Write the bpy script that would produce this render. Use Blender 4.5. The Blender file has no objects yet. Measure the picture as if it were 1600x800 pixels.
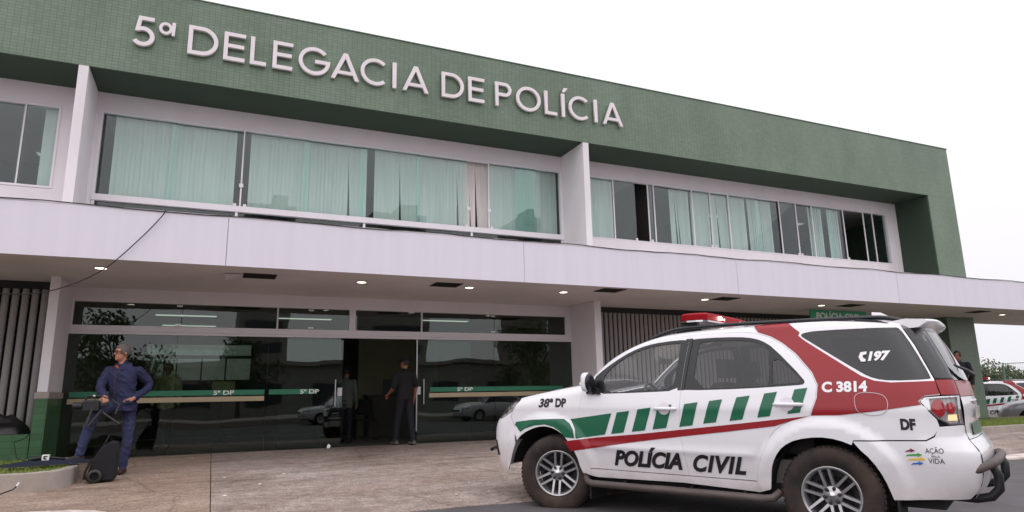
import bpy, bmesh, math, random
from math import sin, cos, pi, sqrt, radians
from mathutils import Matrix, Vector
from mathutils.geometry import delaunay_2d_cdt
random.seed(7)
scene = bpy.context.scene
COL = scene.collection

# ---------------------------------------------------------------- camera, sky, sun, exposure
cam_data = bpy.data.cameras.new('camera')
cam = bpy.data.objects.new('camera', cam_data)
COL.objects.link(cam)
cam_data.sensor_width = 36.0
cam_data.lens = 23.41
cam_data.clip_start = 0.05
cam_data.clip_end = 3000
RIGHT = (0.91426, -0.40470, -0.01867)
DOWN = (0.06607, 0.19442, -0.97869)
FWD = (0.39970, 0.89354, 0.20449)
cam.matrix_world = Matrix(((RIGHT[0], -DOWN[0], -FWD[0], 0.0),
                           (RIGHT[1], -DOWN[1], -FWD[1], 0.0),
                           (RIGHT[2], -DOWN[2], -FWD[2], 0.95),
                           (0, 0, 0, 1)))
scene.camera = cam

SUN_EL, SUN_AZ = radians(52), radians(200)          # azimuth measured from +Y clockwise: behind the camera, a little left
world = bpy.data.worlds.new('World')
scene.world = world
world.use_nodes = True
wn, wl = world.node_tree.nodes, world.node_tree.links
bg = wn['Background']
sky = wn.new('ShaderNodeTexSky')
sky.sky_type = 'NISHITA'
sky.sun_disc = False
sky.sun_elevation = SUN_EL
sky.sun_rotation = SUN_AZ
sky.air_density = 1.0
sky.dust_density = 6.0
sky.ozone_density = 1.0
hs = wn.new('ShaderNodeHueSaturation')
hs.inputs['Saturation'].default_value = 0.12
wl.new(sky.outputs[0], hs.inputs['Color'])
mx = wn.new('ShaderNodeMixRGB')                      # thick even cloud cover over the clear sky
mx.inputs[0].default_value = 0.9
mx.inputs[2].default_value = (15.0, 14.75, 15.7, 1)
wl.new(hs.outputs[0], mx.inputs[1])
# overcast luminance: brightest overhead, falling off evenly towards the horizon all round
wtc = wn.new('ShaderNodeTexCoord')
wsp = wn.new('ShaderNodeSeparateXYZ')
wl.new(wtc.outputs['Generated'], wsp.inputs[0])
wmr = wn.new('ShaderNodeMapRange')
wmr.inputs['To Min'].default_value = 0.66
wmr.inputs['To Max'].default_value = 1.0
wl.new(wsp.outputs['Z'], wmr.inputs['Value'])
wmu = wn.new('ShaderNodeMixRGB')
wmu.blend_type = 'MULTIPLY'
wmu.inputs[0].default_value = 1.0
wl.new(mx.outputs[0], wmu.inputs[1])
wl.new(wmr.outputs[0], wmu.inputs[2])
wl.new(wmu.outputs[0], bg.inputs['Color'])
bg.inputs['Strength'].default_value = 0.1

sun_data = bpy.data.lights.new('sun', 'SUN')
sun_data.energy = 1.1
sun_data.angle = radians(130)            # veiled sun spread by thick cloud
sun_data.color = (1.0, 0.96, 0.93)
sun = bpy.data.objects.new('sun', sun_data)
COL.objects.link(sun)
sdir = Vector((sin(SUN_AZ) * cos(SUN_EL), cos(SUN_AZ) * cos(SUN_EL), sin(SUN_EL)))
sun.rotation_euler = sdir.to_track_quat('Z', 'Y').to_euler()
sun.location = (-10, -20, 40)

vs = scene.view_settings
vs.view_transform = 'Standard'
vs.look = 'None'
vs.exposure = 0.0
vs.gamma = 1.0
vs.use_curve_mapping = False

# ---------------------------------------------------------------- materials
def srgb(r, g, b):
    def c(u):
        u /= 255.0
        return u / 12.92 if u <= 0.04045 else ((u + 0.055) / 1.055) ** 2.4
    return (c(r), c(g), c(b), 1.0)

def new_mat(name):
    m = bpy.data.materials.new(name)
    m.use_nodes = True
    nt = m.node_tree
    return m, nt.nodes, nt.links, nt.nodes['Principled BSDF']

def mat(name, col, rough=0.6, metal=0.0, var=0.12, scale=3.0, bump=0.0, bscale=60.0, spec=0.5, coat=0.0, tint=None, stretch=(1, 1, 1), detail=6.0):
    """plain procedural material: base colour mottled by noise, optional fine relief"""
    m, n, l, p = new_mat(name)
    tc = n.new('ShaderNodeTexCoord')
    mp = n.new('ShaderNodeMapping')
    mp.inputs['Scale'].default_value = stretch
    l.new(tc.outputs['Object'], mp.inputs['Vector'])
    nz = n.new('ShaderNodeTexNoise')
    nz.inputs['Scale'].default_value = scale
    nz.inputs['Detail'].default_value = detail
    nz.inputs['Roughness'].default_value = 0.62
    l.new(mp.outputs[0], nz.inputs['Vector'])
    rmp = n.new('ShaderNodeValToRGB')
    rmp.color_ramp.elements[0].position = 0.3
    rmp.color_ramp.elements[1].position = 0.7
    a = tuple(max(0, c * (1 - var)) for c in col[:3]) + (1,)
    b = tuple(min(1, c * (1 + var)) for c in (tint or col)[:3]) + (1,)
    rmp.color_ramp.elements[0].color = a
    rmp.color_ramp.elements[1].color = b
    l.new(nz.outputs['Fac'], rmp.inputs[0])
    l.new(rmp.outputs[0], p.inputs['Base Color'])
    p.inputs['Roughness'].default_value = rough
    p.inputs['Metallic'].default_value = metal
    p.inputs['Specular IOR Level'].default_value = spec
    p.inputs['Coat Weight'].default_value = coat
    p.inputs['Coat Roughness'].default_value = 0.04
    if bump > 0:
        nb = n.new('ShaderNodeTexNoise')
        nb.inputs['Scale'].default_value = bscale
        nb.inputs['Detail'].default_value = 4
        l.new(tc.outputs['Object'], nb.inputs['Vector'])
        bp = n.new('ShaderNodeBump')
        bp.inputs['Strength'].default_value = bump
        bp.inputs['Distance'].default_value = 0.01
        l.new(nb.outputs['Fac'], bp.inputs['Height'])
        l.new(bp.outputs[0], p.inputs['Normal'])
    return m

def glass(name, tint, ior=1.5, rough=0.0, wave=0.0, gloss=(1, 1, 1, 1)):
    m, n, l, p = new_mat(name)
    n.remove(p)
    out = n['Material Output']
    tr = n.new('ShaderNodeBsdfTransparent')
    tr.inputs[0].default_value = tint
    gl = n.new('ShaderNodeBsdfGlossy')
    gl.inputs['Color'].default_value = gloss
    gl.inputs['Roughness'].default_value = rough
    fr = n.new('ShaderNodeFresnel')
    geo = n.new('ShaderNodeNewGeometry')               # the far face of a sheet reflects like the near one
    mr = n.new('ShaderNodeMapRange')
    mr.inputs['To Min'].default_value = ior
    mr.inputs['To Max'].default_value = 1.0 / ior
    l.new(geo.outputs['Backfacing'], mr.inputs['Value'])
    l.new(mr.outputs[0], fr.inputs['IOR'])
    ms = n.new('ShaderNodeMixShader')
    l.new(fr.outputs[0], ms.inputs[0])
    l.new(tr.outputs[0], ms.inputs[1])
    l.new(gl.outputs[0], ms.inputs[2])
    l.new(ms.outputs[0], out.inputs['Surface'])
    if wave > 0:
        tc = n.new('ShaderNodeTexCoord')
        nz = n.new('ShaderNodeTexNoise')
        nz.inputs['Scale'].default_value = 0.9
        nz.inputs['Detail'].default_value = 1
        l.new(tc.outputs['Object'], nz.inputs['Vector'])
        bp = n.new('ShaderNodeBump')
        bp.inputs['Strength'].default_value = 1.0
        bp.inputs['Distance'].default_value = wave
        l.new(nz.outputs['Fac'], bp.inputs['Height'])
        l.new(bp.outputs[0], gl.inputs['Normal'])
        l.new(bp.outputs[0], fr.inputs['Normal'])
    return m

def emit_mat(name, col, strength):
    m, n, l, p = new_mat(name)
    p.inputs['Base Color'].default_value = col
    p.inputs['Emission Color'].default_value = col
    p.inputs['Emission Strength'].default_value = strength
    return m

def tile_mat(name, c1, c2, mortar, w, h, gap, offset=0.0, rough=0.35, bump=0.5, dirt=0.25):
    """small glazed wall tiles in a square grid; object X+Y runs along the course, Z up"""
    m, n, l, p = new_mat(name)
    tc = n.new('ShaderNodeTexCoord')
    sp = n.new('ShaderNodeSeparateXYZ')
    l.new(tc.outputs['Object'], sp.inputs[0])
    ad = n.new('ShaderNodeMath')
    ad.operation = 'ADD'
    l.new(sp.outputs['X'], ad.inputs[0])
    l.new(sp.outputs['Y'], ad.inputs[1])
    cb = n.new('ShaderNodeCombineXYZ')
    l.new(ad.outputs[0], cb.inputs['X'])
    l.new(sp.outputs['Z'], cb.inputs['Y'])
    br = n.new('ShaderNodeTexBrick')
    br.offset = offset
    br.inputs['Scale'].default_value = 1.0
    br.inputs['Brick Width'].default_value = w
    br.inputs['Row Height'].default_value = h
    br.inputs['Mortar Size'].default_value = gap
    br.inputs['Mortar Smooth'].default_value = 0.1
    br.inputs['Bias'].default_value = -0.1
    br.inputs['Color1'].default_value = c1
    br.inputs['Color2'].default_value = c2
    br.inputs['Mortar'].default_value = mortar
    l.new(cb.outputs[0], br.inputs['Vector'])
    nz = n.new('ShaderNodeTexNoise')
    nz.inputs['Scale'].default_value = 1.0
    nz.inputs['Detail'].default_value = 8
    mp = n.new('ShaderNodeMapping')
    mp.inputs['Scale'].default_value = (1.2, 1.2, 0.5)
    l.new(tc.outputs['Object'], mp.inputs['Vector'])
    l.new(mp.outputs[0], nz.inputs['Vector'])
    rp = n.new('ShaderNodeValToRGB')
    rp.color_ramp.elements[0].position = 0.35
    rp.color_ramp.elements[1].position = 0.72
    v = 1 - dirt
    rp.color_ramp.elements[0].color = (v, v, v, 1)
    rp.color_ramp.elements[1].color = (1.08, 1.06, 1.07, 1)
    l.new(nz.outputs['Fac'], rp.inputs[0])
    mu = n.new('ShaderNodeMixRGB')
    mu.blend_type = 'MULTIPLY'
    mu.inputs[0].default_value = 1.0
    l.new(br.outputs['Color'], mu.inputs[1])
    l.new(rp.outputs[0], mu.inputs[2])
    l.new(mu.outputs[0], p.inputs['Base Color'])
    p.inputs['Roughness'].default_value = rough
    bp = n.new('ShaderNodeBump')
    bp.inputs['Strength'].default_value = bump
    bp.inputs['Distance'].default_value = 0.004
    bp.invert = True
    l.new(br.outputs['Fac'], bp.inputs['Height'])
    l.new(bp.outputs[0], p.inputs['Normal'])
    return m

M = {}
M['tile'] = tile_mat('green_tile', srgb(104, 124, 103), srgb(113, 132, 112), srgb(72, 90, 72), 0.1, 0.0585, 0.0026, dirt=0.2)
M['tile_low'] = tile_mat('green_tile_low', srgb(62, 100, 66), srgb(72, 112, 76), srgb(48, 76, 52), 0.2, 0.1, 0.003, dirt=0.2)
M['dark_green'] = mat('dark_green_paint', srgb(44, 60, 46), 0.75, var=0.12, scale=0.8, bump=0.08)
M['white_wall'] = mat('white_wall_paint', srgb(224, 218, 222), 0.75, var=0.05, scale=1.3, bump=0.06, stretch=(1, 1, 0.4))
M['alu_panel'] = mat('white_composite_panel', srgb(222, 217, 228), 0.45, var=0.035, scale=1.1, stretch=(5.0, 1, 0.22))
M['soffit'] = mat('soffit_paint', srgb(226, 219, 218), 0.8, var=0.09, scale=0.7, bump=0.05)
M['white_metal'] = mat('white_metal', srgb(222, 216, 222), 0.4, var=0.03, scale=2)
M['steel'] = mat('brushed_steel', srgb(190, 188, 190), 0.3, metal=0.9, var=0.06, scale=8)
M['letter'] = mat('letter_white_enamel', srgb(228, 218, 222), 0.4, var=0.05, scale=4)
M['louvre'] = mat('louvre_fibre_cement', srgb(152, 148, 146), 0.8, var=0.12, scale=1.4, stretch=(3, 3, 0.5), bump=0.1)
M['concrete'] = mat('concrete_kerb', srgb(158, 148, 140), 0.9, var=0.2, scale=2.2, bump=0.35, bscale=45)
M['black_metal'] = mat('black_metal', srgb(24, 24, 26), 0.5, var=0.15, scale=6)
M['rubber'] = mat('black_rubber', srgb(22, 21, 22), 0.7, var=0.2, scale=20)
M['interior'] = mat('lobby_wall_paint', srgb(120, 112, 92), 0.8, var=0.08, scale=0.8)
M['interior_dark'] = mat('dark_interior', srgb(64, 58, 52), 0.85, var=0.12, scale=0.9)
M['ceiling'] = mat('office_ceiling', srgb(170, 166, 160), 0.85, var=0.06, scale=1.5)
M['lobby_floor'] = mat('lobby_floor', srgb(92, 88, 84), 0.35, var=0.12, scale=1.5)
M['blind'] = mat('vertical_blind_fabric', srgb(220, 211, 208), 0.85, var=0.09, scale=5, stretch=(5, 1, 0.15))
M['glass_up'] = glass('green_window_glass', (0.855, 0.945, 0.93, 1), ior=1.5, wave=0.0012)
M['glass_low'] = glass('dark_green_glass', (0.62, 0.72, 0.68, 1), ior=1.53, wave=0.0035)
M['stripe_green'] = mat('green_film', srgb(38, 118, 88), 0.5, var=0.05)
M['stripe_beige'] = mat('beige_film', srgb(176, 158, 130), 0.55, var=0.05)
M['print_white'] = mat('white_print', srgb(235, 235, 232), 0.5, var=0.02)
M['lamp'] = emit_mat('lamp_glow', (1.0, 0.93, 0.72, 1), 6.0)
M['grille_dark'] = mat('grille_dark', srgb(30, 27, 26), 0.8, var=0.2)
M['black_plastic'] = mat('black_plastic', srgb(26, 26, 29), 0.45, var=0.12, scale=10)
M['sign_green'] = mat('sign_green', srgb(40, 158, 116), 0.45, var=0.04)

# ---------------------------------------------------------------- mesh builder and tagging
class MB:
    def __init__(s):
        s.v, s.f, s.sm = [], [], []
    def add(s, vs_, fs_, smooth=False):
        o = len(s.v)
        s.v += [tuple(p) for p in vs_]
        for f in fs_:
            s.f.append(tuple(i + o for i in f))
            s.sm.append(smooth)
        return s
    def box(s, x0, x1, y0, y1, z0, z1):
        v = [(x, y, z) for z in (z0, z1) for y in (y0, y1) for x in (x0, x1)]
        return s.add(v, [(0, 2, 3, 1), (4, 5, 7, 6), (0, 1, 5, 4), (2, 6, 7, 3), (0, 4, 6, 2), (1, 3, 7, 5)])
    def prism(s, poly, d0, d1, plane='xz', smooth=False):
        """extrude a 2-D outline; plane xz extrudes along y, xy along z, yz along x"""
        a = sum(poly[i][0] * poly[(i + 1) % len(poly)][1] - poly[(i + 1) % len(poly)][0] * poly[i][1] for i in range(len(poly)))
        if a < 0:
            poly = poly[::-1]
        def P(u, w, d):
            return (u, d, w) if plane == 'xz' else ((u, w, d) if plane == 'xy' else (d, u, w))
        n = len(poly)
        v = [P(u, w, d0) for u, w in poly] + [P(u, w, d1) for u, w in poly]
        fl = [tuple(range(n)), tuple(range(2 * n - 1, n - 1, -1))] + [((i + 1) % n, i, n + i, n + (i + 1) % n) for i in range(n)]
        if (plane != 'xz') == (d1 > d0):
            fl = [f[::-1] for f in fl]
        return s.add(v, fl, smooth)
    def tube(s, path, r, n=8, closed=False, smooth=True):
        P = [Vector(p) for p in path]
        m = len(P)
        rr = r if isinstance(r, (list, tuple)) else [r] * m
        vs_, fs_ = [], []
        up = Vector((0, 0, 1))
        prev = None
        for i in range(m):
            if closed:
                t = P[(i + 1) % m] - P[i - 1]
            else:
                t = P[min(i + 1, m - 1)] - P[max(i - 1, 0)]
            if t.length < 1e-9:
                t = Vector((0, 0, 1))
            t.normalize()
            a = prev if prev is not None else (up if abs(t.z) < 0.9 else Vector((1, 0, 0)))
            b = (a - t * a.dot(t))
            if b.length < 1e-6:
                b = t.orthogonal()
            b.normalize()
            prev = b
            c = t.cross(b)
            for k in range(n):
                q = 2 * pi * k / n
                vs_.append(P[i] + (b * cos(q) + c * sin(q)) * rr[i])
        for i in range(m if closed else m - 1):
            j = (i + 1) % m
            for k in range(n):
                k2 = (k + 1) % n
                fs_.append((i * n + k, i * n + k2, j * n + k2, j * n + k))
        s.add(vs_, fs_, smooth)
        if not closed:
            s.add([vs_[k] for k in range(n)], [tuple(range(n - 1, -1, -1))])
            s.add([vs_[(m - 1) * n + k] for k in range(n)], [tuple(range(n))])
        return s
    def lathe(s, prof, axis='z', c=(0, 0, 0), n=24, smooth=True, a0=0.0, a1=2 * pi):
        """prof: (radius, height along axis)"""
        full = abs(a1 - a0 - 2 * pi) < 1e-6
        k = n if full else n + 1
        vs_, fs_ = [], []
        for r, h in prof:
            for i in range(k):
                q = a0 + (a1 - a0) * i / n
                u, w = r * cos(q), r * sin(q)
                vs_.append({'z': (c[0] + u, c[1] + w, c[2] + h), 'y': (c[0] + u, c[1] + h, c[2] + w), 'x': (c[0] + h, c[1] + u, c[2] + w)}[axis])
        for j in range(len(prof) - 1):
            for i in range(k if full else k - 1):
                i2 = (i + 1) % k
                f = (j * k + i, j * k + i2, (j + 1) * k + i2, (j + 1) * k + i)
                fs_.append(f[::-1] if axis == 'y' else f)
        return s.add(vs_, fs_, smooth)
    def ellipsoid(s, c, r, n=16, m=10, smooth=True):
        vs_, fs_ = [], []
        for j in range(m + 1):
            t = pi * j / m
            for i in range(n):
                q = 2 * pi * i / n
                vs_.append((c[0] + r[0] * sin(t) * cos(q), c[1] + r[1] * sin(t) * sin(q), c[2] - r[2] * cos(t)))
        for j in range(m):
            for i in range(n):
                i2 = (i + 1) % n
                fs_.append((j * n + i, j * n + i2, (j + 1) * n + i2, (j + 1) * n + i))
        return s.add(vs_, fs_, smooth)
    def mesh(s, name):
        me = bpy.data.meshes.new(name)
        me.from_pydata(s.v, [], s.f)
        me.polygons.foreach_set('use_smooth', s.sm)
        me.update()
        return me
    def build(s, name, m, parent=None, world=False, bevel=0.0):
        o = link(name, s.mesh(name), m, parent, world)
        if bevel > 0:
            b = o.modifiers.new('bevel', 'BEVEL')
            b.width = bevel
            b.segments = 2
            b.limit_method = 'ANGLE'
            b.angle_limit = radians(40)
        return o

def link(name, me, m, parent=None, world=False):
    if m is not None and len(me.materials) == 0:
        me.materials.append(m)
    o = bpy.data.objects.new(name, me)
    COL.objects.link(o)
    if parent is not None:
        o.parent = parent
        if world:
            p = parent
            mw = Matrix.Identity(4)
            while p is not None:
                mw = Matrix.LocRotScale(p.location, p.rotation_euler, p.scale) @ mw if p.parent is None else p.matrix_parent_inverse @ Matrix.LocRotScale(p.location, p.rotation_euler, p.scale) @ mw
                p = p.parent
            o.matrix_parent_inverse = mw.inverted()
    return o

def tag(o, label=None, cat=None, group=None, kind=None):
    if label: o['label'] = label
    if cat: o['category'] = cat
    if group: o['group'] = group
    if kind: o['kind'] = kind
    return o

def thing(name, label, cat, loc=(0, 0, 0), rotz=0.0, group=None):
    o = bpy.data.objects.new(name, None)
    o.empty_display_size = 0.2
    COL.objects.link(o)
    o.location = loc
    o.rotation_euler = (0, 0, rotz)
    return tag(o, label, cat, group)

def copy_tree(o, parent=None):
    c = o.copy()
    COL.objects.link(c)
    if parent is not None:
        c.parent = parent
    for ch in list(o.children):
        copy_tree(ch, c)
    return c

def text_mesh(txt, size=1.0, shear=0.0, offset=0.0, align='LEFT', spacing=1.0, extrude=0.0):
    cu = bpy.data.curves.new('txt', 'FONT')
    cu.body = txt
    cu.size = size
    cu.shear = shear
    cu.offset = offset
    cu.align_x = align
    cu.space_character = spacing
    cu.resolution_u = 4
    cu.extrude = extrude
    ob = bpy.data.objects.new('txt', cu)
    COL.objects.link(ob)
    dg = bpy.context.evaluated_depsgraph_get()
    me = bpy.data.meshes.new_from_object(ob.evaluated_get(dg))
    bpy.data.objects.remove(ob)
    bpy.data.curves.remove(cu)
    return me

def fit_text(me, w, h):
    """scale a text mesh so its bounding box is w x h with its lower-left corner at 0,0"""
    xs = [v.co.x for v in me.vertices]
    ys = [v.co.y for v in me.vertices]
    x0, x1, y0, y1 = min(xs), max(xs), min(ys), max(ys)
    for v in me.vertices:
        v.co.x = (v.co.x - x0) / (x1 - x0) * w
        v.co.y = (v.co.y - y0) / (y1 - y0) * h
    return me
# ================================================================ the setting: ground
YG, YB, YC = 13.9, 12.8, 11.0            # glass line, column and green band line, canopy edge
def zp(y):
    '''height of the paving: gentle fall from the doors, steeper towards the road, then the crossfall of the asphalt'''
    if y >= YG: return 0.0
    if y > 11: return (y - YG) * 0.0183
    if y > 7.1: return -0.053 - (11 - y) * 0.037
    return -0.205 - (7.1 - y) * 0.0245

M['asphalt'] = mat('asphalt', srgb(92, 88, 90), 0.85, var=0.22, scale=1.6, bump=0.5, bscale=140)
M['lot'] = mat('lot_asphalt', srgb(104, 98, 98), 0.9, var=0.15, scale=0.8, bump=0.3, bscale=90)
M['earth'] = mat('ground_earth', srgb(120, 104, 88), 0.95, var=0.2, scale=0.2)

def apron_mat(name, ca, cb_, mott):
    m, n, l, p = new_mat(name)
    tc = n.new('ShaderNodeTexCoord')
    def noise(sc, det, rough=0.6, st=(1, 1, 1)):
        mp = n.new('ShaderNodeMapping')
        mp.inputs['Scale'].default_value = st
        l.new(tc.outputs['Object'], mp.inputs['Vector'])
        z = n.new('ShaderNodeTexNoise')
        z.inputs['Scale'].default_value = sc
        z.inputs['Detail'].default_value = det
        z.inputs['Roughness'].default_value = rough
        l.new(mp.outputs[0], z.inputs['Vector'])
        return z
    def ramp(src, a, b, ca, cb):
        r = n.new('ShaderNodeValToRGB')
        r.color_ramp.elements[0].position = a
        r.color_ramp.elements[1].position = b
        r.color_ramp.elements[0].color = ca
        r.color_ramp.elements[1].color = cb
        l.new(src.outputs['Fac'], r.inputs[0])
        return r
    def mul(x, y, fac=1.0, mode='MULTIPLY'):
        k = n.new('ShaderNodeMixRGB')
        k.blend_type = mode
        k.inputs[0].default_value = fac
        l.new(x.outputs[0], k.inputs[1])
        l.new(y.outputs[0], k.inputs[2])
        return k
    base = ramp(noise(0.55, 9, 0.68), 0.32, 0.7, ca, cb_)
    fine = ramp(noise(7.0, 8, 0.75), 0.34, 0.66, (mott, mott * .98, mott * .97, 1), (1.1, 1.1, 1.1, 1))
    streak = ramp(noise(2.0, 7, 0.7, (0.35, 1.6, 1)), 0.36, 0.62, (0.72, 0.7, 0.68, 1), (1.05, 1.05, 1.05, 1))
    speck = ramp(noise(38.0, 4, 0.7), 0.38, 0.6, (0.6, 0.58, 0.58, 1), (1.12, 1.12, 1.12, 1))
    # hairline cracks and darker worn patches with their own outline
    vo = n.new('ShaderNodeTexVoronoi')
    vo.feature = 'DISTANCE_TO_EDGE'
    vo.inputs['Scale'].default_value = 0.42
    wv = noise(1.7, 5, 0.7)
    av = n.new('ShaderNodeMixRGB')
    av.inputs[0].default_value = 0.22
    l.new(tc.outputs['Object'], av.inputs[1])
    l.new(wv.outputs['Color'], av.inputs[2])
    l.new(av.outputs[0], vo.inputs['Vector'])
    cr = n.new('ShaderNodeValToRGB')
    cr.color_ramp.elements[0].position = 0.0
    cr.color_ramp.elements[1].position = 0.006
    cr.color_ramp.elements[0].color = (0.62, 0.6, 0.58, 1)
    cr.color_ramp.elements[1].color = (1, 1, 1, 1)
    l.new(vo.outputs['Distance'], cr.inputs[0])
    patch = ramp(noise(0.9, 4, 0.55, (0.6, 1.3, 1)), 0.36, 0.46, (0.80, 0.78, 0.77, 1), (1, 1, 1, 1))
    c = mul(mul(mul(mul(mul(base, fine), streak), speck), cr), patch)
    l.new(c.outputs[0], p.inputs['Base Color'])
    p.inputs['Roughness'].default_value = 0.88
    bp = n.new('ShaderNodeBump')
    bp.inputs['Strength'].default_value = 0.5
    bp.inputs['Distance'].default_value = 0.012
    hz = noise(28.0, 6, 0.7)
    l.new(hz.outputs['Fac'], bp.inputs['Height'])
    l.new(bp.outputs[0], p.inputs['Normal'])
    return m
M['apron'] = apron_mat('apron_concrete', srgb(160, 140, 128), srgb(198, 184, 176), 0.58)
M['apron_left'] = apron_mat('apron_concrete_smooth', srgb(160, 136, 120), srgb(186, 166, 151), 0.76)

tag(MB().add([(-900, -900, -0.72), (900, -900, -0.72), (900, 900, -0.72), (-900, 900, -0.72)], [(0, 1, 2, 3)]).build('ground', M['earth']), kind='structure')
# road: flat, rising slightly to the worn apron edge
road = MB()
prof = [(-9.0, -0.36), (-2.0, -0.34), (1.0, zp(1)), (2.5, zp(2.5)), (4, zp(4)), (5.5, zp(5.5)), (6.6, zp(6.6)), (7.0, zp(7.0) + .002), (7.13, -0.208), (7.3, -0.5)]
xs = [-40, -20, -6, -3, 0, 3, 6, 9, 12, 20, 40, 80]
vv, ff = [], []
for y, z in prof:
    for x in xs:
        vv.append((x, y, z))
for j in range(len(prof) - 1):
    for i in range(len(xs) - 1):
        a = j * len(xs) + i
        ff.append((a, a + 1, a + 1 + len(xs), a + len(xs)))
road.add(vv, ff)
tag(road.build('road', M['asphalt']), kind='structure')
# far pavement across the street, only seen mirrored in the glass
tag(MB().box(-60, 60, -16, -9, -0.5, -0.06).build('far_pavement', M['concrete']), kind='structure')
# parking lot beyond the end of the station
tag(MB().box(25.2, 80, 7.4, 60, -0.71, -0.66).build('parking_lot', M['lot']), kind='structure')

# concrete apron, cast in bays with open joints and a worn road edge
apron = thing('apron', None, None, (5, 10, 0))
tag(apron, kind='structure')
bays = [(-9, 0.068), (0.078, 5.6), (5.608, 11.2), (11.208, 22.0)]
rnd = random.Random(3)
for x0, x1 in bays:
    mb = MB()
    nx = max(2, int((x1 - x0) / 0.18))
    row_y = [None, 7.2, 7.5, 8.5, 9.5, 10.5, 11.0, 12.0, 13.0, 13.95]
    vv, ff = [], []
    for j, y in enumerate(row_y):
        for i in range(nx + 1):
            x = x0 + (x1 - x0) * i / nx
            if y is None:
                e = 7.06 - 0.012 * x + 0.035 * sin(x * 3.1) + 0.02 * sin(x * 9.7 + 1) + rnd.uniform(-0.012, 0.012)
                vv.append((x, e, zp(7.105) - 0.002))
            else:
                vv.append((x, y, zp(y)))
    for i in range(nx + 1):
        a = vv[i]
        vv.append((a[0], a[1] - 0.006, -0.5))
    for j in range(len(row_y) - 1):
        for i in range(nx):
            a = j * (nx + 1) + i
            ff.append((a, a + 1, a + nx + 2, a + nx + 1))
    b0 = len(row_y) * (nx + 1)
    for i in range(nx):
        ff.append((b0 + i, b0 + i + 1, i + 1, i))
    mb.add(vv, ff)
    # joint sides
    for x in (x0, x1):
        mb.add([(x, 7.1, zp(7.105) - .01), (x, 11, zp(11) - .003), (x, 13.95, -.003), (x, 13.95, -0.3), (x, 7.1, -0.5)], [(0, 1, 2, 3, 4) if x == x0 else (4, 3, 2, 1, 0)])
    mb.build('slab', M['apron_left' if x1 < 1 else 'apron'], apron, world=True)

# ================================================================ police station
ST = thing('police_station', 'two-storey police station with green tiled band, white canopy and glazed entrance', 'building', (9, 13.9, 0))
def part(mb, name, m, parent=None, bevel=0.0):
    return mb.build(name, m, parent or ST, world=True, bevel=bevel)

XL, XR = -9.0, 21.06
# green tiled upper band with end pier (front, underside and end all real faces)
part(MB().box(XL, XR, YB, YB + 0.03, 6.75, 8.41).box(XR - 0.25, XR - 0.002, YB + 0.031, 26, 6.75, 8.408).box(XL, XR - 0.25, 25.7, 26, 3.0, 8.40), 'green_band', M['tile'])
part(MB().box(19.82, XR + 0.003, YB + 0.002, YG + 0.3, -0.1, 2.99).box(19.82, XR + 0.003, YB + 0.002, YG + 0.3, 3.70, 6.749), 'end_pier', M['tile'])
part(MB().box(XL, XR - 0.26, YB + 0.032, YG + 0.3, 6.752, 6.80), 'band_soffit', M['dark_green'])
part(MB().box(19.79, 19.818, YB + 0.03, YG, 3.765, 6.74), 'pier_lining', M['dark_green'])
part(MB().box(XL, XR - 0.27, YB + 0.26, 20.3, 8.15, 8.25), 'roof_deck', M['concrete'])
part(MB().box(XL, XR + 0.03, YB - 0.02, YB + 0.28, 8.411, 8.43), 'coping', M['tile'])
part(MB().box(XR - 0.25, XR - 0.004, YG + 0.301, 25.7, -0.1, 6.748), 'end_wall', M['tile'])

# white fins and columns
for x0, x1 in ((-2.49, -2.335), (7.605, 7.76)):
    part(MB().box(x0, x1, YB + 0.004, YG, 3.70, 6.748), 'fin', M['white_wall'], bevel=0.006)
for x0, x1 in ((-2.50, -2.36), (7.70, 7.87)):
    c = part(MB().box(x0, x1, YB - 0.03, YG, 1.135, 2.989), 'column', M['white_wall'], bevel=0.006)
    part(MB().box(x0 - 0.025, x1 + 0.03, YB - 0.055, YG - 0.005, 1.03, 1.133), 'column_band', M['concrete'], c, bevel=0.008)
    part(MB().box(x0 - 0.012, x1 + 0.018, YB - 0.042, YG - 0.006, -0.2, 1.029), 'column_base', M['tile_low'], c)

# upper wall with window openings
W_Z0, W_Z1 = 4.76, 6.36
part(MB().box(XL, -2.88, YG, YG + 0.15, 6.36, 6.751).box(-2.88, -2.335, YG, YG + 0.15, 3.7, 6.751)
     .box(XL, -2.88, YG, YG + 0.15, 3.7, 4.755).box(XL, -4.9, YG, YG + 0.15, 4.755, 6.36), 'upper_wall', M['white_wall'])
part(MB().box(-2.335, 7.605, YG, YG + 0.15, 6.40, 6.751).box(-2.335, -2.262, YG, YG + 0.15, 3.7, 6.40), 'upper_wall', M['white_wall'])
part(MB().box(7.605, 19.82, YG, YG + 0.15, 6.375, 6.751).box(7.605, 19.82, YG, YG + 0.15, 3.7, 4.745)
     .box(19.315, 19.82, YG, YG + 0.15, 4.745, 6.375).box(7.605, 8.2, YG, YG + 0.15, 4.745, 6.375), 'upper_wall', M['white_wall'])
part(MB().box(XL, XR - 0.26, YG + 0.155, 20.3, 3.30, 3.40), 'upper_floor', M['interior_dark'])
part(MB().box(XL, XR - 0.26, YG + 0.155, 20.3, 6.62, 6.70), 'upper_ceiling', M['ceiling'])
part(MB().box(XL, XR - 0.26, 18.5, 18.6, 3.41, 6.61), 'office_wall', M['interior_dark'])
part(MB().box(XL, XR - 0.26, 20.31, 20.45, 2.95, 8.3), 'rear_wall', M['white_wall'])
for x in (-2.4, 7.7, 10.3, 15.5):
    part(MB().box(x, x + 0.1, YG + 0.16, 18.49, 3.41, 6.61), 'office_partition', M['interior_dark'])

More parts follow.
